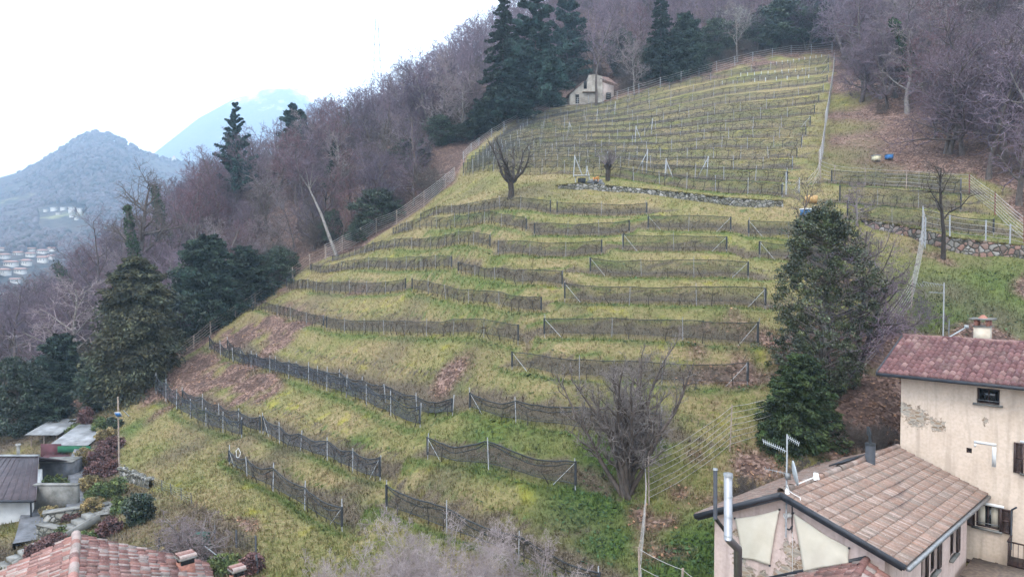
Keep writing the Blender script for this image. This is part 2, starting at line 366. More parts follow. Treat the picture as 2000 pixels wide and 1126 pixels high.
def ground_mat(name, tuft=False):
    m, n, b = nmat(name)
    a = n.nodes.new('ShaderNodeAttribute'); a.attribute_name = 'zone'; sp = n.nodes.new('ShaderNodeSeparateColor'); n.links.new(a.outputs[0], sp.inputs[0])
    big = noise(n, .16, 6, .62); med = noise(n, .9, 5, .65); fin = noise(n, 5.5, 6, .7); vf = noise(n, 16, 3, .7)
    green = (.095, .110, .030); yel = (.30, .255, .085); tan = (.30, .235, .13)
    g1 = mix(n, ramp(n, med.outputs[0], [(.36, 0.), (.62, 1.)]).outputs[0], (.140, .142, .050), (.250, .212, .098))
    g2 = mix(n, ramp(n, big.outputs[0], [(.40, 0.), (.60, 1.)]).outputs[0], g1, (.275, .205, .115))
    g3 = mix(n, ramp(n, fin.outputs[0], [(.40, .75), (.56, 0.)]).outputs[0], g2, green)
    yn = noise(n, .55, 4, .6); g3 = mix(n, ramp(n, yn.outputs[0], [(.60, 0.), (.72, .75)]).outputs[0], g3, (.285, .26, .045))
    def fac(ch, src, lo, hi, w=.5):      # channel + noise, thresholded so that edges break up
        mm = n.nodes.new('ShaderNodeMath'); mm.operation = 'MULTIPLY_ADD'; n.links.new(src, mm.inputs[0]); mm.inputs[1].default_value = w; n.links.new(sp.outputs[ch], mm.inputs[2])
        return ramp(n, mm.outputs[0], [(lo, 0.), (hi, 1.)]).outputs[0]
    lush = mix(n, ramp(n, fin.outputs[0], [(.38, 0.), (.62, 1.)]).outputs[0], (.028, .058, .016), (.10, .15, .038))
    c = mix(n, fac(1, fin.outputs[0], .42, .95), g3, lush)
    br = mix(n, ramp(n, vf.outputs[0], [(.38, 0.), (.62, 1.)]).outputs[0], (.055, .045, .032), (.165, .132, .095))
    c = mix(n, fac(2, fin.outputs[0], .45, 1.0), c, br)
    vo = n.nodes.new('ShaderNodeTexVoronoi'); vo.inputs['Scale'].default_value = 7; tc = n.nodes.new('ShaderNodeTexCoord'); n.links.new(tc.outputs['Object'], vo.inputs['Vector'])
    vs = n.nodes.new('ShaderNodeSeparateColor'); n.links.new(vo.outputs['Color'], vs.inputs[0])
    lf = ramp(n, vs.outputs[0], [(0, (.06, .036, .029)), (.45, (.15, .09, .070)), (.8, (.24, .155, .125)), (1, (.34, .24, .20))]).outputs[0]
    lf = mix(n, ramp(n, med.outputs[0], [(.35, .6), (.6, 0.)]).outputs[0], lf, (.045, .032, .027)); lf = mix(n, ramp(n, sp.outputs[0], [(.93, 0.), (1., .45)]).outputs[0], lf, (.04, .028, .026))  # last mix darkens the wood floor, painting in shade between the trees
    c = mix(n, fac(0, fin.outputs[0], .55, 1.0), c, lf)
    # far hills: woodland and meadow
    sx = n.nodes.new('ShaderNodeVectorMath'); sx.operation = 'LENGTH'; n.links.new(tc.outputs['Object'], sx.inputs[0])
    mr = n.nodes.new('ShaderNodeMapRange'); mr.inputs[1].default_value = 220; mr.inputs[2].default_value = 330; n.links.new(sx.outputs['Value'], mr.inputs[0])
    fw = noise(n, .012, 8, .7); ff = noise(n, .09, 5, .7)
    fc = mix(n, ramp(n, ff.outputs[0], [(.38, 0.), (.6, 1.)]).outputs[0], (.025, .03, .032), (.075, .065, .06))
    fc = mix(n, ramp(n, fw.outputs[0], [(.60, 0.), (.66, 1.)]).outputs[0], fc, (.16, .16, .075))
    snowz = n.nodes.new('ShaderNodeSeparateXYZ'); n.links.new(tc.outputs['Object'], snowz.inputs[0]); sn = noise(n, .006, 8, .75)
    ma = n.nodes.new('ShaderNodeMath'); ma.operation = 'MULTIPLY_ADD'; n.links.new(sn.outputs[0], ma.inputs[0]); ma.inputs[1].default_value = 900; n.links.new(snowz.outputs['Z'], ma.inputs[2])
    m2 = n.nodes.new('ShaderNodeMapRange'); m2.inputs[1].default_value = 1080; m2.inputs[2].default_value = 1230; n.links.new(ma.outputs[0], m2.inputs[0])
    fc = mix(n, m2.outputs[0], fc, (.8, .82, .85))
    c = mix(n, mr.outputs[0], c, fc)
    if tuft:
        t = n.nodes.new('ShaderNodeAttribute'); t.attribute_name = 'tint'; c = mix(n, 1., c, t.outputs[0], 'MULTIPLY')
    n.links.new(c, b.inputs['Base Color']); b.inputs['Roughness'].default_value = .95; b.inputs['Specular IOR Level'].default_value = .1
    if not tuft:
        ad = n.nodes.new('ShaderNodeMath'); ad.operation = 'ADD'; n.links.new(fin.outputs[0], ad.inputs[0]); n.links.new(vf.outputs[0], ad.inputs[1])
        bp = n.nodes.new('ShaderNodeBump'); bp.inputs['Strength'].default_value = .8; bp.inputs['Distance'].default_value = .16
        n.links.new(ad.outputs[0], bp.inputs['Height']); n.links.new(bp.outputs[0], b.inputs['Normal'])
    return m
M = dict(
 ground=ground_mat('hillside'), tuft=ground_mat('grass_blades', True),
 bark=mat('bark', (.105, .088, .078), (.05, .042, .038), 6, objrand=.25, bump=.4), pale_bark=mat('pale_bark', (.20, .18, .165), (.09, .078, .07), 5, bump=.4),
 twig=mat('twig', (.158, .124, .150), (.070, .053, .068), 1.5, objrand=.35), twig_pale=mat('twig_pale', (.23, .195, .195), (.12, .098, .10), 1.5, objrand=.25), twig_red=mat('twig_red', (.165, .090, .100), (.08, .045, .052), 1.5, objrand=.2),
 twig_dark=mat('twig_dark', (.10, .082, .07), (.055, .045, .04), 3, objrand=.1),
 lilac=mat('lilac_twig', (.33, .28, .275), (.18, .145, .145), 2), shrub_twig=mat('shrub_twig', (.19, .165, .155), (.09, .076, .07), 2.5), lichen=mat('lichen_twig', (.30, .30, .27), (.12, .11, .10), 3),
 needle=mat('needles', (.024, .042, .026), (.008, .015, .012), 1.2, tint=True, objrand=.2), needle_blue=mat('pine_needles', (.034, .068, .055), (.010, .022, .020), 1.2, tint=True, objrand=.15),
 needle_brown=mat('cypress_foliage', (.068, .068, .035), (.022, .026, .018), 1.6, tint=True), leaf=mat('evergreen_leaves', (.028, .050, .022), (.009, .018, .011), 1.5, tint=True, objrand=.25, rough=.5, spec=.5),
 holly=mat('holly_leaves', (.048, .060, .018), (.014, .020, .008), 1.8, tint=True, rough=.42, spec=.5), yew=mat('yew_foliage', (.040, .060, .018), (.012, .022, .010), 1.5, tint=True),
 ivy=mat('ivy', (.035, .068, .022), (.014, .028, .012), 2, tint=True), dryleaf=mat('dry_leaves', (.28, .19, .12), (.14, .085, .055), 2, tint=True),
 shrubgreen=mat('shrub_green', (.12, .15, .05), (.05, .07, .03), 3, tint=True), heather=mat('heather', (.14, .075, .07), (.06, .035, .035), 3, tint=True), ochre=mat('ochre_shrub', (.24, .19, .085), (.12, .09, .045), 3, tint=True),
 postdark=mat('grey_post', (.20, .205, .22), (.13, .135, .145), 8), post=mat('concrete_post', (.26, .27, .28), (.17, .18, .19), 8), black=mat('black_net_bundle', (.018, .02, .022), (.010, .012, .014), 10), netline=mat('net_cord', (.035, .04, .042), (.02, .022, .024), 10),
 strut=mat('pale_brace', (.38, .40, .41), (.27, .29, .30), 5), wood=mat('weathered_wood', (.24, .19, .15), (.12, .095, .08), 6, bump=.3), strand=mat('pale_strand', (.36, .345, .325), (.22, .21, .20), 2),
 vine=mat('vine_bark', (.045, .034, .028), (.02, .016, .013), 12, bump=.3), steel=mat('steel', (.30, .30, .31), (.22, .225, .235), 2, rough=.42, metal=.75), galv=mat('galvanised', (.24, .25, .26), (.16, .165, .17), 5, rough=.5, metal=.4),
 darkmetal=mat('dark_painted_metal', (.035, .038, .045), (.022, .024, .03), 4, rough=.5), white=mat('white_paint', (.62, .62, .61), (.48, .48, .47), 1.2, rough=.7), cream=mat('cream_cloth', (.54, .50, .42), (.46, .42, .34), 1.2, rough=.9),
 darkwood=mat('dark_wood', (.055, .032, .028), (.03, .018, .016), 8, rough=.6), glass=mat('window_glass', (.015, .017, .02), (.008, .009, .01), 2, rough=.12, spec=.6),
 concrete=mat('concrete', (.20, .195, .18), (.09, .088, .08), 1.5, bump=.4, bscale=10), tin=mat('corrugated_sheet', (.27, .28, .29), (.12, .125, .13), .9, rough=.75), maroon=mat('maroon_panel', (.09, .035, .042), (.06, .025, .03), 2),
 green=mat('green_panel', (.02, .12, .06), (.012, .07, .04), 2), blue=mat('blue_paint', (.05, .18, .42), (.03, .11, .28), 4), bluelid=mat('white_lid', (.75, .78, .8), (.6, .62, .65), 4), yellow=mat('yellow_paint', (.48, .32, .14), (.32, .19, .08), 4),
 rust=mat('rust', (.16, .05, .035), (.08, .025, .02), 6), hivecream=mat('cream_paint', (.62, .58, .40), (.45, .4, .28), 4), brick=mat('brick', (.36, .17, .12), (.22, .10, .08), 10, bump=.4), render_cream=mat('old_render', (.60, .54, .44), (.40, .34, .27), 1.1, bump=.2, bscale=8),
 orange=mat('orange_plastic', (.5, .2, .08), (.45, .3, .1), 5), timber=mat('timber', (.13, .075, .055), (.07, .04, .032), 4), binmat=mat('green_bin', (.02, .075, .05), (.012, .045, .03), 4, rough=.5), slate=mat('slate_path', (.13, .133, .145), (.06, .062, .068), 2, bump=.4),
)
# ------------------------------------------------------------------ the ground: one sheet to the horizon
def axis(lo, hi, st, far_lo, far_hi, g=1.13):
    a = list(np.arange(lo, hi+1e-6, st)); s = st
    while a[-1] < far_hi: s = min(s*g, 220); a.append(a[-1]+s)
    s = st
    while a[0] > far_lo: s = min(s*g, 220); a.insert(0, a[0]-s)
    return np.array(a)
ax = axis(-62, 55, .42, -5500, 6000); ay = axis(20, 112, .42, -600, 6500)
gX, gY = np.meshgrid(ax, ay); gZ = height(gX, gY)
nx_, ny_ = len(ax), len(ay)
mb = MB(); idx = np.arange(nx_*ny_).reshape(ny_, nx_)
mb.add(np.stack([gX, gY, gZ], -1).reshape(-1, 3), None, np.stack([idx[:-1, :-1], idx[:-1, 1:], idx[1:, 1:], idx[1:, :-1]], -1).reshape(-1, 4))
ground = mb.obj('ground', M['ground'], smooth=True); setp(ground, kind='structure', label='grassy terraced hillside with leaf litter and far wooded hills')
Z_ = zones(gX.ravel(), gY.ravel())
ca = ground.data.color_attributes.new('zone', 'FLOAT_COLOR', 'POINT'); ca.data.foreach_set('color', Z_.astype(np.float32).ravel())
def G(px, py): return hit(px, py)
def gz(x, y): return float(height(np.array([x]), np.array([y]))[0])
# grass tufts and leaf litter: nobody could count them
def scatter(name, n, ylo, yhi, h0, h1, w, cond, m, label, blades=3, flat=False, colf=None):
    y = (rng.random(n)*(yhi**.5-ylo**.5)+ylo**.5)**2; x = (rng.random(n)*2-1)*y*.80
    zz = zones(x, y); k = cond(x, y, zz); x, y, zz = x[k], y[k], zz[k]; n = len(x); z = height(x, y)
    V = []; tint = []; zo = []
    for b in range(blades):
        a = rng.random(n)*2*np.pi; hh = h0+(h1-h0)*rng.random(n)**2; ww = w*(.5+rng.random(n))
        bx = x+rng.normal(0, .06, n); by = y+rng.normal(0, .06, n)
        dx = np.cos(a); dy = np.sin(a)
        if flat:
            t = rng.normal(0, .3, n); p0 = np.stack([bx, by, z+.02], -1); u = np.stack([dx, dy, t], -1)*ww[:, None]; v = np.stack([-dy, dx, rng.normal(0, .4, n)], -1)*ww[:, None]*.55
            p0 = p0+np.array([0, 0, .03]); V.append(np.stack([p0-u, p0+v, p0+u, p0-v], 1))
        else:
            lean = rng.normal(0, .5, n); p0 = np.stack([bx-dx*ww/2, by-dy*ww/2, z-.02], -1); p1 = np.stack([bx+dx*ww/2, by+dy*ww/2, z-.02], -1)
            p2 = np.stack([bx-dy*hh*lean, by+dx*hh*lean-.25*hh, z+hh], -1); V.append(np.stack([p0, p1, p2], 1))
        br = (.72+.5*rng.random(n)); tint.append(br if colf is None else colf(n)); zo.append(zz)
    k = 4 if flat else 3
    V = np.stack(V, 1).reshape(-1, 3); nf = len(V)//k; Fc = np.arange(nf*k).reshape(nf, k)
    t = np.stack(tint, 1); t = t.reshape(-1) if t.ndim == 2 else t.reshape(-1, t.shape[-1])
    tc_ = np.stack([t, t, t], -1) if t.ndim == 1 else t
    mb = MB(); mb.add(V, Fc if k == 3 else None, Fc if k == 4 else None, np.repeat(tc_, k, 0))
    o = mb.obj(name, m); zz_ = np.repeat(np.stack(zo, 1).reshape(-1, 4), k, 0)
    ca = o.data.color_attributes.new('zone', 'FLOAT_COLOR', 'POINT'); ca.data.foreach_set('color', zz_.astype(np.float32).ravel())
    return setp(o, label, name.split('_')[0], kind='stuff')
inV = lambda x, y, z: ((inside(x, y, VW) | inside(x, y, GARD)) & (z[:, 0] < .7)) | ((z[:, 0] < .55) & (x > 20) & (y > 40))
scatter('grass_tufts', 190000, 22, 105, .05, .26, .05, inV, M['tuft'], 'tufts of yellowing winter grass on the terraces', 3)
def leafcol(n):
    t = rng.random(n)[:, None]**1.5; return (1-t)*np.array([[.45, .38, .36]])+t*np.array([[1.5, 1.3, 1.2]])
scatter('leaf_litter', 90000, 22, 95, 0, 0, .075, lambda x, y, z: (z[:, 0] > .35+.4*rng.random(len(x))) & ~inside(x, y, GARD), M['dryleaf'], 'fallen brown leaves under the trees and on the banks', 1, True, leafcol)
def icol(n):
    t = rng.random(n)[:, None]; return .5+1.3*t*np.ones((1, 3))
scatter('ground_ivy', 60000, 22, 60, 0, 0, .09, lambda x, y, z: (z[:, 1] > .45+.3*rng.random(len(x))) & (x > -2), M['ivy'], 'low green ivy and weeds on the bank', 1, True, icol)
# ------------------------------------------------------------------ trees
def unit(v): return v/(np.linalg.norm(v, axis=-1, keepdims=True)+1e-9)
def bare_tree(seed, H=12., spread=.42, trunk_r=.16, lean=0., levels=4, nmain=9, droop=.0, twig_r=.016, first=.25, up=.75, kids=(7, 7, 5), twist=.25, stems=1, stem_spread=.2, jitter=.3):
    """returns (limb MB, twig MB)"""
    r = np.random.default_rng(seed); wood = MB(); tw = MB()
    def branch(p, d, L, rad, nseg, curl, upb):
        pts = [p]; dirs = [d]
        for i in range(nseg):
            d = unit(d+r.normal(0, curl, (len(p), 3))+np.array([0, 0, upb])); p = p+d*(L[:, None]/nseg); pts.append(p); dirs.append(d)
        return np.stack(pts, 1), np.stack(dirs, 1)
    # stems
    n = stems; az = r.random(n)*6.28; d0 = unit(np.stack([np.cos(az)*stem_spread*(n > 1)+lean, np.sin(az)*stem_spread*(n > 1), np.ones(n)], 1))
    L = H*(.82+.1*r.random(n)) if n == 1 else H*(.55+.35*r.random(n)); p = r.normal(0, .05*(n > 1)*3, (n, 3))*np.array([1, 1, 0]); p[:, 2] = -.4
    ns = 9; P_, D_ = branch(p, d0, L, trunk_r, ns, .07+.05*twist, .05)
    for i in range(ns):
        f0 = 1-.88*(i/ns); f1 = 1-.88*((i+1)/ns); wood.tubes(P_[:, i], P_[:, i+1], trunk_r*f0**.8*(1.25 if i == 0 else 1), trunk_r*f1**.8, 6)
    par_P, par_D, par_L, par_r = P_, D_, L, np.full(n, trunk_r)
    cnt = [nmain]+list(kids)
    for lev in range(1, levels):
        k = cnt[lev-1]; m = len(par_L)*k; own = np.repeat(np.arange(len(par_L)), k)
        lo = first if lev == 1 else .18
        t = lo+(1-lo)*((np.tile((np.arange(k)+.5)/k, len(par_L)))+r.normal(0, .05, m)); t = np.clip(t, lo, .985)
        ns_p = par_P.shape[1]-1; f = t*ns_p; i = np.minimum(f.astype(int), ns_p-1); fr = f-i
        p = par_P[own, i]*(1-fr)[:, None]+par_P[own, i+1]*fr[:, None]; pd = par_D[own, i]
        az = np.tile(np.arange(k)*2.4, len(par_L))+r.random(m)*1.2+np.repeat(r.random(len(par_L))*6, k)
        ref = np.tile([[1., .2, 0]], (m, 1)); a = unit(np.cross(pd, ref)); b = np.cross(pd, a)
        side = a*np.cos(az)[:, None]+b*np.sin(az)[:, None]
        ang = (.65+.35*r.random(m)); d = unit(pd*np.cos(ang)[:, None]*up+side*np.sin(ang)[:, None])
        if lev == 1: L = H*spread*(1.15-.75*t)*(.75+.5*r.random(m))
        else: L = par_L[own]*(.62-.3*t)*(.7+.6*r.random(m))
        rad = np.minimum(par_r[own]*(1-.72*t)*.68, par_r[own]*.6); rad = np.maximum(rad, twig_r)
        ns = 4 if lev < 3 else 3
        PP, DD = branch(p, d, L, rad, ns, jitter*(.5 if lev == 1 else .8), .10-droop)
        dst = wood if lev == 1 else tw
        for q in range(ns):
            r0 = rad*(1-.8*q/ns); r1 = rad*(1-.8*(q+1)/ns)
            dst.tubes(PP[:, q], PP[:, q+1], np.maximum(r0, twig_r*.7), np.maximum(r1, twig_r*.5), 4 if lev == 1 else 3)
        par_P, par_D, par_L, par_r = PP, DD, L, rad
    return wood, tw
def make_bare(name, label, cat, group, mats, loc=(0, 0, 0), rz=0, **kw):
    w, t = bare_tree(**kw); o = thing(name, loc, label, cat, group, rz)
    w.obj('trunk', M[mats[0]], o, smooth=True); t.obj('crown', M[mats[1]], o); return o
def leafcloud(mb, C, n, size, spread, r, elong=1., down=0., bright=(.45, 1.55), dirs=None):
    """n leaf faces about each centre C (k,3); tint varied at random clump by clump"""
    k = len(C); m = k*n; own = np.repeat(np.arange(k), n); sp = np.broadcast_to(spread, (k,))[own]
    off = r.normal(0, 1, (m, 3)); off = unit(off)*(r.random((m, 1))**.45)*sp[:, None]; off[:, 2] *= .7
    p = C[own]+off
    u = unit(r.normal(0, 1, (m, 3))+(0 if dirs is None else dirs[own]*1.4)); u[:, 2] -= down; u = unit(u); v = unit(np.cross(u, r.normal(0, 1, (m, 3))))
    s = size*(.6+.8*r.random((m, 1))); u = u*s*elong; v = v*s
    V = np.stack([p-u, p+v*.6, p+u, p-v*.6], 1).reshape(-1, 3); F4 = np.arange(m*4).reshape(-1, 4)
    cb = (bright[0]+(bright[1]-bright[0])*r.random(k))[own]*(.75+.5*r.random(m)); hue = r.normal(0, .07, k)[own]
    c = np.stack([cb*(1+hue), cb, cb*(1-hue*.5)], 1); mb.add(V, None, F4, np.repeat(c, 4, 0))
def broadleaf(seed, H, Wd, n_clump=260, leaves=60, size=.12, trunk_r=.15, shape='oval', base=.12, csp=.5, gaps=0.):
    r = np.random.default_rng(seed); wood = MB(); lf = MB()
    t = base+(1-base)*r.random(n_clump)
    if shape == 'oval': prof = np.sin(np.pi*np.clip((t-base)/(1-base)*.93+.05, 0, 1))**.6
    elif shape == 'cone': prof = (1-(t-base)/(1-base))**.8*.95+.06
    else: prof = np.sqrt(np.clip(1-((t-base)/(1-base))**2, 0, 1))*.9+.08
    az = r.random(n_clump)*6.28; lob = 1+.26*np.sin(az*3+t*5+seed)+.22*np.sin(t*15+az*2+seed)
    rr = Wd/2*prof*lob*(.35+.65*r.random(n_clump)**.5)
    C = np.stack([np.cos(az)*rr, np.sin(az)*rr, t*H+r.normal(0, .02*H, n_clump)], 1)
    if gaps:
        q = vnoise(C[:, 0]+7*C[:, 1], C[:, 2]+3*C[:, 1], 1.5, seed)+vnoise(C[:, 0]*1.+50, C[:, 2]+2*C[:, 1], .8, seed+1)*.5; k_ = q > np.quantile(q, gaps*(rr/(Wd/2))[:].mean()) ; C = C[k_]; rr = rr[k_]; n_clump = len(C); up_ = r.random(n_clump) < .05; C[up_] *= np.array([1.22, 1.22, 1.03])
    wood.tubes([[0, 0, -.4]], [[0.05*Wd, 0, H*.5]], trunk_r, trunk_r*.6, 7); wood.tubes([[0.05*Wd, 0, H*.5]], [[0, 0, H*.93]], trunk_r*.6, .02, 6)
    sel = r.choice(n_clump, n_clump//3, False); zc = np.clip(C[sel, 2]-rr[sel]*.5, 0, H*.9); wood.tubes(np.stack([0.05*Wd*zc/H, 0*zc, zc], 1), C[sel], .035, .012, 4)
    leafcloud(lf, C, leaves, size, csp*(.6+.8*r.random(n_clump)), r)
    return wood, lf
def conifer(seed, H, Wd, whorls=26, per=9, droop=.25, size=.16, base=.1, trunk_r=.18, needles=26, gap=0., shape=.85, sidew=.16):
    r = np.random.default_rng(seed); wood = MB(); lf = MB()
    wood.tubes([[0, 0, -.4]], [[0, 0, H*.98]], trunk_r, .02, 7)
    m = whorls*per; lev = np.repeat(np.arange(whorls), per); t = base+(1-base)*(lev+r.random(m)*.6)/whorls
    keep = r.random(m) > gap; lev, t = lev[keep], t[keep]; m = len(t)
    az = r.random(m)*6.28; L = Wd/2*(1-(t-base)/(1-base))**shape*(.6+.55*r.random(m))+.15
    p0 = np.stack([0*t, 0*t, t*H], 1); d = np.stack([np.cos(az), np.sin(az), .25-droop*.5+.5*(t-.4)], 1); d = unit(d)
    ns = 5; pts = [p0]
    for i in range(ns):
        d = unit(d+np.array([0, 0, -droop*.35 if i < 3 else droop*.3])+r.normal(0, .06, (m, 3))); pts.append(pts[-1]+d*(L/ns)[:, None])
    for i in range(ns): wood.tubes(pts[i], pts[i+1], .03*(1-i/ns*.7), .03*(1-(i+1)/ns*.7), 3)
    C = np.concatenate(pts[1:] if base < .3 else pts[2:]); Dd = np.concatenate([unit(pts[i+1]-pts[i]) for i in range(ns)]) if base < .3 else np.concatenate([unit(pts[i+1]-pts[i]) for i in range(1, ns)])
    Ls = np.tile(L, ns if base < .3 else ns-1)
    leafcloud(lf, C, needles, size, np.clip(Ls*sidew, .12, .8), r, elong=1.5, down=.3, dirs=Dd)
    return wood, lf
def make_tree(name, label, cat, group, wl, mats, loc=(0, 0, 0), rz=0, crown='crown'):
    o = thing(name, loc, label, cat, group, rz); wl[0].obj('trunk', M[mats[0]], o, smooth=True); wl[1].obj(crown, M[mats[1]], o); return o

# ---- prototypes of the bare woodland trees (moved into place by the first use)
protos = []
specs = [('bark','twig',dict(H=13, spread=.38, nmain=12, kids=(9, 6), first=.16, trunk_r=.26)), ('bark','twig',dict(H=12, spread=.42, nmain=12, kids=(7, 4), first=.16, trunk_r=.24, jitter=.4)),
         ('pale_bark','twig_pale',dict(H=12, spread=.40, nmain=11, kids=(7, 5), first=.16, trunk_r=.25, droop=.05)), ('bark','twig_red',dict(H=11, spread=.40, nmain=13, kids=(9, 6), first=.16, trunk_r=.14)),
         ('bark','twig',dict(H=14, spread=.33, nmain=14, kids=(9, 6), first=.16, trunk_r=.2, stems=2, stem_spread=.25)), ('bark','twig_dark',dict(H=12, spread=.42, nmain=11, kids=(6, 4), trunk_r=.24, jitter=.5)),
         ('pale_bark','twig',dict(H=10, spread=.45, nmain=11, kids=(9, 6), first=.16, trunk_r=.13, stems=3, stem_spread=.35)), ('bark','twig_pale',dict(H=13, spread=.40, nmain=12, kids=(9, 6), first=.16, trunk_r=.18))]
KIND = ['tall bare tree with purple grey twigs', 'broad bare tree with crooked limbs', 'pale grey barked bare tree', 'bare tree with reddish twigs', 'bare tree forking in two stems', 'dark bare tree with few thick limbs', 'low bare tree with several stems', 'bare tree with a pale twiggy crown']
for i, (a, b, kw) in enumerate(specs):
    protos.append([make_bare('bare_tree', KIND[i], 'bare tree', None, (a, b), seed=20+i, twig_r=(.021, .034, .032, .022, .024, .04, .03, .03)[i], **kw), False, kw['H']])
def place(pr, loc, rz, s, label, group, cat=None):
    o = pr[0] if not pr[1] else copy_tree(pr[0]); pr[1] = True
    o.location = tuple(loc); o.rotation_euler = (0, 0, rz); o.scale = (s[0], s[0], s[1]) if isinstance(s, tuple) else (s, s, s)
    if label: o['label'] = label
    if group: o['group'] = group
    elif 'group' in o: del o['group']
    return o
CLEAR = np.array([hit(x, y)[:2] for x, y in [(1600,120),(1680,150),(1715,215),(1790,262),(1900,330),(2060,430),(2060,680),(1560,680),(1590,335)]])
CLEAR2 = np.array([hit(x, y)[:2] for x, y in [(770,372),(900,340),(950,280),(930,262),(830,292),(790,330)]])
HUT = hit(1160, 204); HUTD = HUT[:2]
cand = []
sp_ = 4.9
for i in range(-36, 30):
    for j in range(6, 52):
        x = (i+rng.random()*.8)*sp_; y = (j+rng.random()*.8)*sp_
        if y < 30 or y > 248: continue
        cand.append((x, y))
cand = np.array(cand); cx, cy = cand[:, 0], cand[:, 1]; cz = height(cx, cy); qx, qy = project(cx, cy, cz)
ok = (qx > -160) & (qx < 2160) & ~inside(cx, cy, VW) & (edgedist(cx, cy, VW) > 2.2) & ~inside(cx, cy, CLEAR) & ~inside(cx, cy, CLEAR2) & ~inside(cx, cy, GARD)
ok &= ~((cx > 0) & (cy < 57)) & ~((qx < 330) & (cy < 72)) & (np.hypot(cx, cy) < 250)
ok &= ~((np.hypot(cx-HUTD[0], cy-HUTD[1]-2) < 8)) & (qy > -60) & ~((qx < 300) & (qy > 740))
ok &= ~((np.abs(qx-1160) < 60) & (cy < HUTD[1]+2) & (cy > 100))
# below the left valley slope thin out the far ones
cand = np.stack([cx, cy, cz], 1)[ok]; cand = cand[np.argsort(cand[:, 1])]
R2 = np.random.default_rng(5)
near_c, far_c = cand[:285], cand[285:]
print('trees', len(cand))
for (x, y, z) in near_c:
    k = int(R2.choice(8, p=[.2, .13, .12, .15, .13, .07, .08, .12])); px, py = proj((x, y, z))
    where, grp = (('in the wood left of the vineyard', 'bare trees of the wood left of the vineyard') if px < 900 else ('in the wood above the vineyard', 'bare trees of the wood above the vineyard') if px < 1610 else ('on the leaf covered slope at the upper right', 'bare trees of the upper right slope'))
    h = R2.uniform(8.5, 14.5) if px < 1610 else R2.uniform(9, 15)
    if px < 700 and y < 110: h *= .85
    s = h/protos[k][2]
    place(protos[k], (x, y, z-.1), R2.uniform(0, 6.28), (s*R2.uniform(.9, 1.2), s), KIND[k]+' '+where, grp+', '+KIND[k].split(' ')[0]+' kind '+KIND[k].split(' ', 1)[1])
# the far wood behind them: one mass
wood_far = MB(); lowvar = []
for q in range(4):
    a, b = bare_tree(seed=70+q, H=12, spread=.42, nmain=10, kids=(6, 4), first=.15, trunk_r=.18, twig_r=.036); lowvar.append((a, b))
def stamp(dst, src, loc, rz, s):
    c, sn = math.cos(rz), math.sin(rz); off = dst.n
    for V in src.V:
        V2 = np.stack([V[:, 0]*c-V[:, 1]*sn, V[:, 0]*sn+V[:, 1]*c, V[:, 2]], 1)*s+np.array(loc); dst.V.append(V2)
    for Cc in src.C: dst.C.append(Cc)
    for Fq in src.F4: dst.F4.append(Fq+off)
    for Fq in src.F3: dst.F3.append(Fq+off)
    dst.n += src.n
print('far', len(far_c))
for (x, y, z) in far_c[:700]:
    a, b = lowvar[int(R2.integers(4))]; rz = R2.uniform(0, 6.28); s = R2.uniform(.8, 1.25)
    stamp(wood_far, a, (x, y, z), rz, s); stamp(wood_far, b, (x, y, z), rz, s)
o = wood_far.obj('distant_wood', M['twig']); setp(o, 'purple grey bare wood on the hill above the nearer trees', 'wood', kind='stuff')
# brush under the trees: one mass
brush = MB(); bvar = [bare_tree(seed=90+q, H=4, spread=.5, nmain=9, kids=(6, 4), trunk_r=.04, stems=4, stem_spread=.7, twig_r=.02, first=.08) for q in range(4)]
nb = 0
for _ in range(9000):
    x = R2.uniform(-120, 110); y = R2.uniform(34, 190)
    if nb >= 760: break
    xa, ya = np.array([x]), np.array([y]); z = gz(x, y); px, py = proj((x, y, z))
    if not (-50 < px < 2050 and -20 < py < 1000): continue
    if inside(xa, ya, VW)[0] or edgedist(xa, ya, VW)[0] < 1.2 or inside(xa, ya, GARD)[0] or inside(xa, ya, CLEAR2)[0] or (px < 235 and py > 740): continue
    if inside(xa, ya, CLEAR)[0] or (x > 0 and y < 60) or (math.hypot(x-HUTD[0], y-HUTD[1]) < 7): continue
    if px > 1600 and R2.random() < .45: continue
    a, b = bvar[int(R2.integers(4))]; s = R2.uniform(.5, 1.35); rz = R2.uniform(0, 6.28)
    stamp(brush, a, (x, y, z), rz, s); stamp(brush, b, (x, y, z), rz, s); nb += 1
setp(brush.obj('undergrowth', M['twig_dark']), 'tangled bare brush between the trunks of the wood', 'undergrowth', kind='stuff')  # brush coloured dark to stand in for the shaded gaps of the wood

# ---- evergreens: prototype per kind, then each at its spot (foot x, foot y, height, width in photo pixels)
EV = {}
def ev(kind, seedn=0):
    if kind == 'spruce': return make_tree('spruce_tree', (0, 0, 0), None, None, None, None)
def proto_tree(name, cat, wl, mats, H, Wd):
    o = thing(name, (0, 0, 0), None, cat); wl[0].obj('trunk', M[mats[0]], o, smooth=True); wl[1].obj('crown', M[mats[1]], o); return [o, False, H, Wd]
EV['spruce'] = proto_tree('spruce_tree', 'spruce', conifer(3, 18, 8, 32, 8, droop=.5, size=.13, needles=34, gap=.12, sidew=.12), ('bark', 'needle'), 18, 8)
EV['pine'] = proto_tree('pine_tree', 'pine', conifer(4, 16, 9, 16, 8, droop=.12, size=.13, base=.10, needles=90, shape=.6, gap=.2, sidew=.17), ('bark', 'needle_blue'), 16, 9)
EV['cedar'] = proto_tree('cedar_tree', 'cedar', conifer(5, 12, 9, 10, 7, droop=.1, size=.16, base=.25, needles=60, shape=.6, gap=.1, sidew=.2), ('bark', 'needle_blue'), 12, 9)
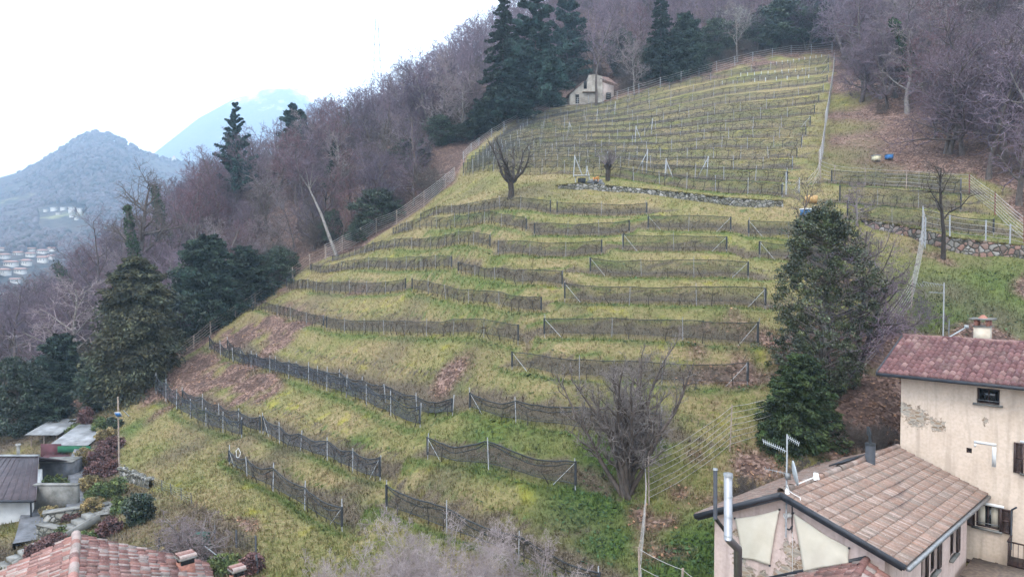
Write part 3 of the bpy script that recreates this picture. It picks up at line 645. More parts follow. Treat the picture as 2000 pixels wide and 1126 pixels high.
EV['cypress'] = proto_tree('cypress_tree', 'cypress', conifer(6, 12, 8.5, 26, 13, droop=.65, size=.10, base=.0, needles=60, shape=.45, sidew=.22), ('bark', 'needle_brown'), 12, 8.5)
EV['yew'] = proto_tree('yew_tree', 'yew', conifer(7, 9, 7, 20, 12, droop=.15, size=.11, base=.02, needles=56, shape=.5, sidew=.26), ('bark', 'needle'), 9, 7)
EV['holly'] = proto_tree('evergreen_tree', 'evergreen tree', broadleaf(8, 8, 6, 330, 75, .11, shape='oval', base=.05, csp=.5), ('bark', 'leaf'), 8, 6)
EV['bushy'] = proto_tree('evergreen_tree', 'evergreen tree', broadleaf(9, 7, 7, 330, 75, .11, shape='dome', base=.02, csp=.55), ('bark', 'leaf'), 7, 7)
def at_px(kind, px, py, h, w, label, group=None, dmax=260, rz=None, tilt=None, D=None):
    p = hit(px, py, dmax=dmax) if D is None else P(px, py, D)
    if p is None: return None
    pr = EV[kind]; H = h*p[1]/F; Wd = w*p[1]/F
    o = pr[0] if not pr[1] else copy_tree(pr[0]); pr[1] = True
    o.location = tuple(p-np.array([0, 0, .1])); o.rotation_euler = (0, 0, R2.uniform(0, 6.28) if rz is None else rz); o.scale = (Wd/pr[3], Wd/pr[3], H/pr[2])
    if tilt: o.rotation_euler = (tilt[0], tilt[1], o.rotation_euler[2])
    o['label'] = label
    if group: o['group'] = group
    return o
for a in [
 ('spruce', 982, 236, 262, 112, 'tall dark drooping spruce at the left of the conifers beside the hut'),
 ('pine', 1046, 226, 262, 130, 'tall blue green pine in the middle of the conifers left of the hut'),
 ('pine', 1108, 172, 190, 100, 'blue green pine standing just above the stone hut'),
 ('pine', 1010, 240, 120, 104, 'broad low blue green pine at the foot of the tall conifers'),
 ('yew', 950, 258, 60, 84, 'low dark evergreen at the wood edge left of the tall conifers'),
 ('yew', 1076, 208, 50, 50, 'dark green bushy tree touching the left side of the stone hut'),
 ('spruce', 1290, 165, 190, 84, 'dark conifer right of the hut at the top edge of the photo'),
 ('yew', 1338, 148, 120, 84, 'very dark broad evergreen above the upper vineyard fence'),
 ('bushy', 1268, 160, 70, 60, 'dark evergreen understory tree right of the hut'),
 ('holly', 1215, 150, 90, 60, 'blue green evergreen just behind the hut roof'),
 ('bushy', 1530, 92, 90, 130, 'dark glossy evergreen at the top left of the upper fence corner'),
 ('yew', 1575, 80, 90, 100, 'dark evergreen right above the top corner of the vineyard'),
 ('bushy', 1482, 100, 62, 80, 'green evergreen bush behind the white branched tree at the top'),
 ('holly', 1400, 118, 80, 70, 'dark evergreen left of the white branched tree'),
 ('bushy', 905, 276, 34, 60, 'small dark evergreen bush above the red clearing'),
 ('cypress', 268, 756, 262, 205, 'large brownish green cypress with drooping sprays left of the vineyard'),
 ('yew', 405, 650, 190, 150, 'large dark evergreen right of the brownish cypress'),
 ('holly', 340, 690, 120, 110, 'dark evergreen between the brownish cypress and the fence'),
 ('yew', 480, 598, 118, 120, 'dark evergreen by the fence above the longest net row'),
 ('bushy', 545, 552, 70, 80, 'dark rounded evergreen by the fence at the left end of the netted rows'),
 ('yew', 120, 780, 130, 115, 'dark green yew above the garden shed at the far left'),
 ('bushy', 30, 850, 150, 120, 'dark evergreen at the left edge of the photo above the slate roof'),
 ('holly', 195, 800, 90, 80, 'dark evergreen below the brownish cypress'),
 ('yew', 90, 830, 90, 110, 'shady dark evergreen right behind the garden shed'),
 ('bushy', 740, 440, 72, 100, 'dark evergreen beside the wire fence at the upper left of the vineyard'),
 ('bushy', 700, 470, 40, 50, 'small dark evergreen under the leaning pale trunk'),
 ('spruce', 652, 370, 95, 46, 'narrow dark conifer among the bare trees left of the vineyard'),
 ('bushy', 650, 470, 60, 44, 'small evergreen by the pale leaning trunk'),
 ('holly', 805, 330, 60, 80, 'small dark evergreen left of the red clearing'),
 ('holly', 860, 285, 60, 60, 'dark evergreen above the red clearing'),
 ('spruce', 560, 620, 10, 10, 'tiny conifer seedling by the fence'),
 ('holly', 1760, 150, 60, 60, 'dark ivy covered tree in the upper right wood'),
]:
    if a[5].startswith('tiny'): continue
    at_px(*a)
EV['sparse_pine'] = proto_tree('pine_tree', 'pine', conifer(14, 16, 9, 17, 8, droop=-.35, size=.12, base=.05, needles=70, shape=.8, gap=.2, sidew=.13), ('bark', 'needle_blue'), 16, 9)
at_px('sparse_pine', 462, 390, 190, 104, 'tall pine rising above the bare wood at the upper left, against the far mountain', rz=1.1, D=118)
at_px('cedar', 580, 340, 136, 92, 'flat layered cedar above the bare wood, right of the tall pine', D=135)
# ---- bare trees that stand out
def feature(name, label, cat, px, py, hpx, mats, D=None, rz=0, extra=None, **kw):
    p = hit(px, py, dmax=300) if D is None else P(px, py, D)
    H = hpx*p[1]/F; o = make_bare(name, label, cat, None, mats, loc=tuple(p), rz=rz, H=H, **kw); return o, p, H
feature('walnut_shrub', 'big bare many stemmed shrub in front of the netted rows, right of the middle', 'shrub', 1222, 965, 372, ('twig_dark', 'shrub_twig'), seed=46, stems=17, stem_spread=.34, trunk_r=.13, nmain=11, kids=(7, 5), spread=.22, twig_r=.0095, first=.22, up=2.0, jitter=.5, twist=.8)
feature('bare_shrub', 'pale lilac twiggy shrub spreading along the bottom edge', 'shrub', 870, 1215, 290, ('lilac', 'lilac'), seed=42, D=24, stems=22, stem_spread=.95, trunk_r=.03, nmain=14, kids=(9, 6), spread=.30, twig_r=.0055, first=.2, up=1.0, jitter=.5)
feature('bare_shrub', 'pale thin twiggy shrub at the bottom left of the large lilac one', 'shrub', 690, 1200, 190, ('lilac', 'lilac'), seed=43, D=24.5, stems=12, stem_spread=.9, trunk_r=.025, nmain=11, kids=(8, 5), spread=.32, twig_r=.005, first=.2, jitter=.5)
feature('bare_shrub', 'pale twiggy shrub thinning out over the lowest net row at the bottom', 'shrub', 1040, 1200, 200, ('lilac', 'lilac'), seed=44, D=25, stems=12, stem_spread=.9, trunk_r=.025, nmain=11, kids=(8, 5), spread=.30, twig_r=.005, first=.2, jitter=.5)
feature('garden_tree', 'reddish umbrella shaped bare tree with crooked limbs above the tiled roof', 'tree', 395, 1078, 105, ('pale_bark', 'twig_pale'), seed=45, D=30, stems=7, stem_spread=1.5, trunk_r=.10, nmain=11, kids=(6, 5), spread=.85, twig_r=.011, first=.3, up=.5, jitter=.8, droop=.16)
# pruned cherry: thick limbs, short stubs
def pruned(px, py, hpx, seed):
    p = hit(px, py); H = hpx*p[1]/F; r = np.random.default_rng(seed); w = MB(); t = MB()
    w.tubes([[0, 0, -.3], [0.02*H, 0, .12*H]], [[0.02*H, 0, .12*H], [0, 0, .27*H]], [.38, .29], [.29, .30], 9)
    for k in range(7):
        a = k*.9+.3; q = np.array([0, 0, .25*H]); d = unit(np.array([math.cos(a)*1.25, math.sin(a)*.7, .7+.5*r.random()])); rad = .21; pts = [q]
        for i in range(7):
            L = H*.105*(1.1 if k % 2 else .9); q2 = q+d*L; w.tubes([q], [q2], rad, rad*.86, 7); 
            if i > 0:
                for _ in range(2):
                    dd = unit(d*.6+r.normal(0, .8, 3)+np.array([0, 0, .5])); l2 = H*r.uniform(.05, .13); e = q2+dd*l2; w.tubes([q2], [e], rad*.5, rad*.25+.01, 5)
                    for _ in range(3):
                        d3 = unit(dd+r.normal(0, .5, 3)+np.array([0, 0, .6])); l3 = H*r.uniform(.03, .12); t.tubes([e], [e+d3*l3], .02, .008, 3); 
                        d4 = unit(d3+r.normal(0, .5, 3)); t.tubes([e+d3*l3], [e+d3*l3+d4*l3*.7], .01, .006, 3)
            q = q2; rad *= .83; d = unit(d+r.normal(0, .22, 3)+np.array([0, 0, .22]))
    o = thing('pruned_tree', p, 'pruned bare tree with thick stubby limbs on the terrace above the left rows', 'tree'); w.obj('trunk', M['vine'], o, smooth=True); t.obj('crown', M['bark'], o)
pruned(997, 386, 112, 3)
def pollard(px, py, hpx, seed):
    p = hit(px, py); H = hpx*p[1]/F; r = np.random.default_rng(seed); w = MB(); t = MB()
    pts = [[0, 0, -.2], [.03, 0, .3*H], [-.02, 0, .45*H]]; w.tubes(pts[:2], pts[1:], [.26, .24], [.24, .42], 9)
    for k in range(16):
        a = r.random()*6.28; q = np.array([math.cos(a)*.3, math.sin(a)*.3, H*(.38+.12*r.random())]); w.tubes([[0, 0, .38*H]], [q], .26, .20, 6)
        for _ in range(6):
            d = unit(np.array([math.cos(a)*.8, math.sin(a)*.8, 1.2])+r.normal(0, .3, 3)); L = H*r.uniform(.3, .6); m = q+d*L*.5; e = m+unit(d+r.normal(0, .15, 3)+np.array([0, 0, .2]))*L*.5
            t.tubes([q, m], [m, e], [.025, .016], [.016, .006], 3)
    o = thing('pollarded_willow', p, 'pollarded willow with a knobbly black head and pale shoots', 'tree'); w.obj('trunk', M['vine'], o, smooth=True); t.obj('shoots', M['twig_pale'], o)
pollard(1187, 352, 66, 5)
feature('bare_tree', 'white branched bare tree at the top, behind the upper fence', 'tree', 1440, 122, 120, ('pale_bark', 'lichen'), seed=51, trunk_r=.16, nmain=11, kids=(7, 5), spread=.48, twig_r=.022, first=.3)
feature('bare_tree', 'tall dark bare tree right in front of the stone hut', 'tree', 1164, 206, 225, ('twig_dark', 'twig'), seed=52, trunk_r=.26, nmain=14, kids=(8, 6), spread=.30, twig_r=.025, first=.42)
feature('bare_tree', 'pale twiggy bare tree leaning over the right side of the hut', 'tree', 1240, 186, 120, ('pale_bark', 'twig_pale'), seed=53, trunk_r=.14, nmain=13, kids=(9, 6), spread=.45, twig_r=.022, first=.2, lean=-.2)
feature('oak_tree', 'small tree keeping its dry tan leaves left of the hut', 'tree', 1085, 205, 105, ('bark', 'dryleaf'), seed=54, trunk_r=.15, nmain=14, kids=(9, 7), spread=.5, twig_r=.03, first=.3)
feature('bare_tree', 'bare tree with ivy covered trunk rising over the brownish cypress', 'tree', 268, 560, 235, ('bark', 'twig_dark'), seed=55, D=92, trunk_r=.45, nmain=13, kids=(8, 6), spread=.42, twig_r=.022, first=.25, lean=-.12)
def ivy_on(a, b, r0, r1, n, label, seed, size=.14):
    r = np.random.default_rng(seed); a = np.asarray(a, float); b = np.asarray(b, float); t = r.random(n)[:, None]; C = (b-a)*t+r.normal(0, .1, (n, 3)); lf = MB()
    leafcloud(lf, C, 60, size, (r0*(1-t)+r1*t)[:, 0], r); w = MB(); w.tubes([[0, 0, 0]], [b-a], r0*.5, r1*.5, 6)
    o = thing('ivy_column', a, label, 'ivy'); lf.obj('leaves', M['ivy'], o); w.obj('stem', M['bark'], o)
ivy_on(P(272,560,91.5), P(248,400,91.5), 1.3, .5, 55, 'green ivy climbing the trunk of the tall bare tree over the cypress', 1)
ivy_on(P(322,470,110), P(300,360,110), 1.5, .6, 45, 'dark ivy on a trunk right of the tallest bare tree at the left', 2)
ivy_on(P(148,580,120), P(110,515,120), 1.6, .9, 45, 'ivy mass on a broken trunk at the far left', 3)
ivy_on(P(1790,150,88), P(1745,40,90), .9, .6, 40, 'ivy on a leaning trunk in the upper right wood', 4)
feature('bare_tree', 'dark bare tree at the far left against the hazy valley', 'tree', 75, 680, 130, ('twig_dark', 'twig'), seed=56, D=110, trunk_r=.25, nmain=12, kids=(7, 5), spread=.45, twig_r=.025, lean=-.2)
# leaning pale trunk by the fence
pw = hit(658, 500); w = MB(); e1 = P(628, 420, pw[1]+2)-pw; e2 = P(605, 370, pw[1]+3)-pw
w.tubes([[0, 0, -.2], e1], [e1, e2], [.25, .19], [.19, .10], 7)
for q in [(596, 325), (612, 318), (585, 340), (622, 342)]: w.tubes([e2], [P(q[0], q[1], pw[1]+3)-pw], .09, .03, 4); 
o = thing('leaning_tree', pw, 'leaning tree with a smooth pale trunk just outside the fence', 'tree'); w.obj('trunk', M['pale_bark'], o, smooth=True)
tw_ = bare_tree(seed=57, H=6, spread=.5, nmain=12, kids=(7, 5), trunk_r=.05, twig_r=.018)[1]
t2 = MB(); stamp(t2, tw_, tuple(e2-np.array([0, 0, 1.5])), 0, 1.2); t2.obj('crown', M['twig'], o)
# the holly tree and the yew in front of the houses
hp = P(1602, 800, 36.5); Hh = 388*36.5/F; 
o = make_tree('holly_tree', 'tall dense glossy holly tree in front of the bare tree, right of the netted rows', 'holly', None, broadleaf(31, Hh, 186*36.5/F, 1150, 62, .055, trunk_r=.16, shape='oval', base=.03, csp=.30, gaps=.42), ('pale_bark', 'holly'), loc=tuple(hp))
yp = P(1560, 905, 33.5); 
o = make_tree('yew_tree', 'dark feathery yew with yellow green tips at the foot of the holly tree', 'yew', None, conifer(32, 215*33.5/F, 185*33.5/F, 26, 12, droop=.25, size=.06, base=.0, needles=60, shape=.62, sidew=.15, gap=.12), ('bark', 'yew'), loc=tuple(yp))
yp = P(1525, 950, 33);
o = make_tree('yew_tree', 'low bushy yew left of the feathery one, above the lower roof', 'yew', None, conifer(33, 130*33/F, 120*33/F, 18, 10, droop=.1, size=.055, base=.0, needles=80, shape=.5, sidew=.25), ('bark', 'yew'), loc=tuple(yp))
feature('bare_tree', 'bare spreading tree right behind the holly tree, over the leafy bank', 'tree', 1668, 790, 400, ('bark', 'twig'), seed=61, D=38.5, trunk_r=.17, nmain=15, kids=(8, 6), spread=.36, twig_r=.008, first=.3, jitter=.6, stems=3, stem_spread=.35)
feature('bare_tree', 'small bare tree with reddish twigs between the holly tree and the cream house', 'tree', 1745, 800, 250, ('bark', 'twig_red'), seed=62, D=40, trunk_r=.10, nmain=12, kids=(7, 5), spread=.40, twig_r=.008, first=.3)
feature('bare_tree', 'bare scraggly fruit tree at the top left of the holly tree', 'tree', 1560, 480, 150, ('twig_dark', 'twig_dark'), seed=63, trunk_r=.10, nmain=10, kids=(5, 4), spread=.55, twig_r=.012, first=.4, jitter=.8)
feature('bare_tree', 'old bare fruit tree standing above the reddish stone wall', 'tree', 1842, 505, 215, ('vine', 'twig_dark'), seed=64, trunk_r=.17, nmain=10, kids=(7, 5), spread=.45, twig_r=.012, first=.4, jitter=.7, lean=-.15)
feature('bare_tree', 'low tangled fruit tree by the nets at the right', 'tree', 1675, 440, 90, ('pale_bark', 'twig'), seed=65, trunk_r=.12, nmain=10, kids=(7, 4), spread=.5, twig_r=.012, first=.3, jitter=.8)
for k, (px, py, h, lab) in enumerate([(1590, 965, 110, 'dark twiggy bramble bush behind the ridge of the lower roof'), (1490, 985, 100, 'dark bramble thicket beside the steel flue'), (1680, 880, 100, 'dark bramble under the holly tree'), (1700, 580, 70, 'bare bramble under the old fruit tree')]):
    feature('bramble', lab, 'bramble', px, py, h, ('twig_dark', 'twig_dark'), seed=80+k, stems=16, stem_spread=1.2, trunk_r=.02, nmain=10, kids=(8, 5), spread=.4, twig_r=.008, first=.1, jitter=.8)
for k, (px, py, h, lab, D) in enumerate([(1715, 720, 210, 'purple twiggy thicket right of the holly tree, over the leafy bank', 42), (1690, 640, 170, 'bare thicket behind the right shoulder of the holly tree', 47), (1760, 700, 150, 'low purple thicket above the roof of the cream house', 44), (1640, 560, 150, 'bare crooked tree behind the top of the holly tree', 50)]):
    feature('thicket', lab, 'thicket', px, py, h, ('bark', 'twig'), D=D, seed=110+k, stems=9, stem_spread=.8, trunk_r=.04, nmain=12, kids=(8, 5), spread=.38, twig_r=.009, first=.15, jitter=.6)
for k, (px, py, h, lab, D) in enumerate([(200, 640, 260, 'tall bare tree rising over the left end of the wood', 95), (330, 560, 230, 'wide bare tree behind the dark evergreens at the left', 105), (150, 690, 170, 'twiggy bare tree above the far left yew', 85), (395, 500, 190, 'bare tree with fine twigs below the tall pine', 110), (30, 700, 150, 'slim bare tree at the left edge in front of the valley', 90), (425, 400, 125, 'bare tree at the left foot of the tall pine', 116), (505, 390, 128, 'twiggy bare tree between the tall pine and the flat cedar', 117), (548, 370, 115, 'bare tree just left of the flat cedar', 120), (620, 350, 125, 'bare tree just right of the flat cedar', 124)]):
    feature('bare_tree', lab, 'tree', px, py, h, ('bark', 'twig_red' if k % 2 else 'twig'), D=D, seed=120+k, trunk_r=.2, nmain=14, kids=(9, 6), spread=.42, twig_r=.018, first=.2)
# two very tall dark trunks in the upper right wood
for k, (px, py, h, lab) in enumerate([(1930, 350, 250, 'low spreading bare tree over the brown slope at the right edge'), (1850, 300, 210, 'fine twigged bare tree at the lower edge of the upper right wood'), (1990, 400, 200, 'leaning bare tree at the right edge above the strand fence'), (1680, 200, 190, 'bare tree hanging over the top of the wire barrier'), (1800, 215, 260, 'tall dark trunked tree nearest the clearing in the upper right wood'), (1905, 260, 300, 'tall forked dark tree at the right of the upper right wood'), (1960, 300, 330, 'large dark tree whose branches hang in at the right edge'), (1745, 190, 230, 'slender dark tree at the left of the upper right wood')]):
    feature('bare_tree', lab, 'tree', px, py, h, ('twig_dark', 'twig'), seed=95+k, trunk_r=.24, nmain=15, kids=(9, 6), spread=.33, twig_r=.016, first=.25, stems=1+k % 2, stem_spread=.3)
# ------------------------------------------------------------------ netted vine rows
def net_mat(name, opacity, c):
    m, n, b = nmat(name); b.inputs['Base Color'].default_value = (*c, 1); b.inputs['Roughness'].default_value = .8
    tr = n.nodes.new('ShaderNodeBsdfTransparent'); mx = n.nodes.new('ShaderNodeMixShader'); no = noise(n, 2.2, 6, .7)
    r = ramp(n, no.outputs[0], [(.3, max(0, opacity-.16)), (.7, min(1, opacity+.16))]); n.links.new(r.outputs[0], mx.inputs[0])
    n.links.new(tr.outputs[0], mx.inputs[1]); n.links.new(b.outputs[0], mx.inputs[2]); n.links.new(mx.outputs[0], n.nodes['Material Output'].inputs[0]); return m
NET = net_mat('anti_hail_net', .42, (.040, .038, .027)); NETD = net_mat('dark_net', .55, (.03, .036, .05)); NETL = net_mat('thin_net', .36, (.035, .038, .042))
vine_pts = []
def vine_row(rw, label, group, net, nh_scale=1., postgap=3.6, sag=.12, upper=False, dark=False, braces=True, vgap=1.15, bundles=0):
    if len(rw) < 2: return
    pts = np.array([r[0] for r in rw]); hs = np.array([r[1] for r in rw])*nh_scale
    seg = np.linalg.norm(np.diff(pts[:, :2], axis=0), axis=1); cum = np.concatenate([[0], np.cumsum(seg)]); L = cum[-1]
    if L < 1: return
    # smooth resample of the line over the ground
    def at(s):
        s = np.atleast_1d(s); x = np.interp(s, cum, pts[:, 0]); y = np.interp(s, cum, pts[:, 1]); h = np.interp(s, cum, hs); return x, y, height(x, y), h
    o = thing('vine_row', pts[0], label, 'vine row', group); o0 = pts[0]
    npost = max(2, int(round(L/postgap))+1); sp = np.linspace(0, L, npost)
    x, y, z, h = at(sp)
    rr = np.random.default_rng(int(abs(pts[0][0])*100) % 9999)
    for i in range(npost):
        a = np.array([x[i], y[i], z[i]-.3])-o0; tilt = rr.normal(0, .05, 2); top = np.array([x[i]+tilt[0], y[i]+tilt[1], z[i]+h[i]+rr.uniform(.12, .4)])-o0
        pr = .024 if not upper else .032
        if not dark and not upper: top[2] -= .12
        MB().pole(a, top, pr*(1 if dark or upper else .72), 6).obj('post', M['post' if dark else 'postdark'], o)
    n = max(6, int(L/.45)); s = np.linspace(0, L, n); x, y, z, h = at(s)
    ph = (s/L*(npost-1)) % 1; dip = np.sin(np.pi*ph)*sag+rr.normal(0, .015, n)
    h = h-dip; b0 = .36 if not upper else .35
    low = z+b0*np.minimum(1, h/1.4)+.03*np.sin(s*1.3)
    tops = z+h
    dirx = np.gradient(x); diry = np.gradient(y); nn = np.hypot(dirx, diry)+1e-9; nx, ny = -diry/nn, dirx/nn
    Vn = []; K = 4
    for k in range(K+1):
        t = k/K; bul = np.sin(np.pi*t)*(.06+.05*np.sin(s*.9+k)); zz = low*(1-t)+tops*t
        Vn.append(np.stack([x+nx*bul-o0[0], y+ny*bul-o0[1], zz-o0[2]], 1))
    Vn = np.stack(Vn, 0).reshape(-1, 3); I = np.arange((K+1)*n).reshape(K+1, n)
    Fq = np.stack([I[:-1, :-1], I[:-1, 1:], I[1:, 1:], I[1:, :-1]], -1).reshape(-1, 4)
    MB().add(Vn, None, Fq).obj('net', net, o, smooth=True)
    off = o0; cr = (.021 if not upper else .021)*(1.8 if dark else 1)
    top = np.stack([x, y, tops], 1)-off; bot = np.stack([x, y, low], 1)-off
    MB().tubes(top[:-1], top[1:], cr, cr, 4).obj('net_cord', M['netline'], o); MB().tubes(bot[:-1], bot[1:], cr*.6, cr*.6, 3).obj('net_cord', M['netline'], o)
    if dark:   # gathered folds of net hanging under the cord
        mid = np.stack([x+nx*.05, y+ny*.05, tops-.10-dip*.9], 1)-off; MB().tubes(mid[:-1], mid[1:], .03, .03, 4).obj('net_fold', M['netline'], o)
        md2 = np.stack([x-nx*.05, y-ny*.05, low+(tops-low)*.55-dip*1.5], 1)-off; MB().tubes(md2[:-1], md2[1:], .014, .014, 3).obj('wire', M['netline'], o)
    for e, sgn in ((0, 1), (-1, -1)):
        a = np.array([x[e], y[e], low[e]-.05])-off; b = np.array([x[e], y[e], tops[e]+.04])-off
        MB().pole(a, b, .065 if not upper else .06, 6).obj('end_bundle', M['black'], o)
        if braces and (not upper or (e == -1 and len(label) % 3 == 0)):
            k = 2 if e == 0 else -3; d = np.array([x[k]-x[e], y[k]-y[e]]); d = d/(np.linalg.norm(d)+1e-9)*1.15
            ft = np.array([x[e]+d[0], y[e]+d[1], 0]); ft[2] = gz(ft[0], ft[1]); ft -= off
            MB().pole(ft, b-np.array([0, 0, .05]), .012 if not upper else .018, 5).obj('brace', M['strut'], o)
    m = max(1, int(L/vgap)); sv = (np.arange(m)+.5)/m*L+rr.normal(0, .12, m); sv = np.clip(sv, .3, L-.2); xv, yv, zv, hv = at(sv); az = np.interp(sv, s, np.arctan2(diry, dirx))
    for q in zip(xv, yv, zv, az): vine_pts.append((q, upper))
    return o
for i, ((pts, lab), rw) in enumerate(zip(ROWS, RW)):
    dark = i in (19, 20, 22, 23, 24, 26, 27, 28, 25); big = i in (12, 15, 18, 21, 25, 27)
    vine_row(rw, lab, 'netted vine rows of the terraces', NETD if i in (19, 20, 22, 23, 24) else NET, dark=dark, sag=.22 if dark else .05, braces=(i in (4, 5, 7+1, 8, 9, 12, 15, 18, 21, 24, 25, 26, 27)), postgap=3.4 if not big else 4.5, vgap=1.0 if not big else 1.9)
for i, ((pts, lab), rw) in enumerate(zip(UPPER, UW)):
    vine_row(rw, lab, 'vine rows of the upper vineyard', NETL if i > 1 else NET, upper=True, postgap=3.0 if i < 6 else 3.6, sag=.05, vgap=1.3, braces=True)
# extra pale end frames inside the upper vineyard
# vine plants
def vine_mesh(seed):
    r = np.random.default_rng(seed); m = MB(); p = np.array([0, 0, -.1]); d = unit(np.array([r.normal(0, .25), r.normal(0, .1), 1])); rad = .035
    for i in range(5):
        q = p+d*.17; m.tubes([p], [q], rad, rad*.9, 5); p = q; rad *= .9; d = unit(d+np.array([r.normal(0, .3), r.normal(0, .15), .15]))
    for sg in (-1, 1):
        q = p.copy(); d = unit(np.array([sg, r.normal(0, .15), .35])); 
        for i in range(3): q2 = q+d*r.uniform(.10, .2); m.tubes([q], [q2], .024, .016, 4); q = q2; d = unit(d+np.array([0, 0, r.normal(0, .25)]))
    for _ in range(3): e = p+np.array([r.normal(0, .15), r.normal(0, .06), r.uniform(.1, .35)]); m.tubes([p], [e], .012, .006, 3)
    return m
vm = [vine_mesh(200+i) for i in range(7)]
vine_pts.sort(key=lambda q: math.hypot(q[0][0], q[0][1]))
vobj = []
for i, (q, up) in enumerate(vine_pts[:292]):
    k = int(R2.integers(7)); s = R2.uniform(.75, 1.1)
    if len(vobj) <= k or vobj[k] is None:
        while len(vobj) <= k: vobj.append(None)
        o = vm[k].obj('grape_vine', M['vine'], smooth=True); vobj[k] = o
    else: o = vobj[k].copy(); COL.objects.link(o)
    o.location = (q[0], q[1], q[2]); o.rotation_euler = (0, 0, q[3]+(3.14 if R2.random() < .5 else 0)); o.scale = (s, s, s)
    setp(o, 'bare gnarled vine trunk standing under the nets of the terraces', 'grape vine', 'vine plants of the terraces')
rest = MB()
for q, up in vine_pts[292:]: stamp(rest, vm[int(R2.integers(7))], (q[0], q[1], q[2]), q[3], R2.uniform(1., 1.3))
setp(rest.obj('grape_vines', M['vine']), 'many small vine trunks in the upper vineyard rows', 'grape vines', kind='stuff')
# pale plant guards in the top rows
gobj = None
for (a, b, n) in (((1500,130),(1610,112),10), ((1440,150),(1600,138),12), ((1400,166),(1590,152),9)):
    for k in range(n):
        t = (k+.5)/n; p = hit(a[0]+(b[0]-a[0])*t, a[1]+(b[1]-a[1])*t)
        if p is None: continue
        if gobj is None: gobj = MB().pole((0, 0, -.1), (0, 0, .6), .05, 6).obj('plant_guard', M['strut']); o = gobj
        else: o = gobj.copy(); COL.objects.link(o)
        o.location = tuple(p); setp(o, 'short pale tube guarding a young vine in the top rows', 'plant guard', 'plant guards in the top rows')
# ------------------------------------------------------------------ strand fences
def strand_fence(base, label, n, name='wire_fence', pr=.045, pm='wood', sr=.014, sm='strand', sag=.05, group=None, sub=1, D=None, spreadlow=.15):
    pw = []
    for (px, py, hh) in base:
        p = hit(px, py) if D is None else P(px, py, D)
        if p is not None: pw.append((p, hh*p[1]/F))
    if sub > 1:
        q = []
        for (a, ha), (b, hb) in zip(pw[:-1], pw[1:]):
            for k in range(sub):
                t = k/sub; c = a*(1-t)+b*t; c[2] = gz(c[0], c[1]); q.append((c, ha*(1-t)+hb*t))
        q.append(pw[-1]); pw = q
    o = thing(name, pw[0][0], label, 'fence', group); o0 = pw[0][0]; rr = np.random.default_rng(len(label))
    tops = []
    for p, h in pw:
        t = rr.normal(0, .05, 2); tp = p+np.array([t[0], t[1], h])-o0; MB().pole(p-o0-np.array([0, 0, .3]), tp, pr, 6).obj('post', M[pm], o); tops.append((p-o0, tp))
    for k in range(n):
        f = spreadlow+(1-spreadlow-.04)*k/max(1, n-1); line = []
        for (b0, t0), (b1, t1) in zip(tops[:-1], tops[1:]):
            a = b0*(1-f)+t0*f; b = b1*(1-f)+t1*f
            for j in range(6): t = j/6; c = a*(1-t)+b*t; c[2] -= sag*4*t*(1-t)*(1+.5*rr.random()); line.append(c)
        line.append(tops[-1][0]*(1-f)+tops[-1][1]*f); line = np.array(line); MB().tubes(line[:-1], line[1:], sr, sr, 3).obj('strand', M[sm], o)
    return o
strand_fence([(636,507,30),(668,492,32),(705,474,30),(735,455,30),(775,440,30),(828,405,32),(870,368,28),(889,352,26)], 'pale strand fence climbing the left edge between the leaning trunk and the pruned tree', 7, sr=.026, sub=1)
strand_fence([(232,795,30),(275,762,34),(312,730,30),(350,700,28),(378,680,26),(412,655,28),(460,622,26),(498,597,26),(540,562,24),(572,545,24),(606,522,26),(636,507,26)], 'old wooden fence of branches and rails along the lower left edge of the vineyard', 5, name='wooden_fence', sr=.03, sm='wood', pr=.06)
strand_fence([(780,370,18),(815,368,20),(850,362,20),(885,355,20)], 'short pale rail fence at the edge of the wood behind the pruned tree', 4, name='rail_fence', sr=.03)
strand_fence([(905,312,16),(935,285,16),(985,255,18),(1040,232,18),(1105,212,19),(1150,204,18),(1205,196,18),(1248,186,22),(1330,160,20),(1400,140,20),(1470,122,20),(1545,108,19),(1625,104,22)], 'long fence of pale strands along the top edge of the upper vineyard', 5, sr=.028, pm='post', sub=2)
strand_fence([(1600,335,40),(1608,300,34),(1612,255,34),(1620,205,32),(1626,160,26),(1630,125,22)], 'dense bundle of pale wires running straight up the right edge of the upper vineyard', 9, name='wire_barrier', sr=.035, sub=2, sag=.02)
strand_fence([(1602,352,40),(1630,358,36),(1690,362,34),(1770,368,36),(1893,378,38)], 'pale strand fence above the nets at the right', 5, sr=.02, pm='wood')
strand_fence([(1893,378,38),(1943,420,44),(2000,475,52),(2060,540,60)], 'strand fence with rusty posts going down toward the right edge', 7, sr=.02, pm='rust')
strand_fence([(1803,468,66),(1855,470,50),(1925,476,46),(1972,482,44),(2050,500,44)], 'pale strand fence above the reddish stone wall', 5, sr=.018, pm='post')
strand_fence([(1800,478,74),(1806,485,60)], 'pair of tall pale posts with wires bunched between them at the right', 6, name='post_pair', sr=.03, pm='post')
strand_fence([(1806,478,60),(1780,600,60),(1690,720,60),(1600,800,60),(1425,880,92),(1268,985,96)], 'slack pale strands running down from the tall pair of posts to the big shrub', 7, pr=.03, sr=.014, sag=.16, pm='wood')
strand_fence([(1262,985,92),(1258,1040,100),(1250,1130,60),(1255,1200,60)], 'pale strands running steeply down beside the big bare shrub', 4, pr=.025, sr=.012, pm='wood', sag=.08)
strand_fence([(1250,1155,90),(1330,1185,80),(1400,1230,80)], 'pale strands crossing the bottom edge left of the steel flue', 3, sr=.012, pm='wood')
strand_fence([(232,918,18),(265,935,20),(300,950,22),(335,966,24),(375,985,24)], 'low green wire fence on the garden wall below the vineyard', 5, sr=.006, sm='galv', pr=.02, pm='darkmetal', sub=2)
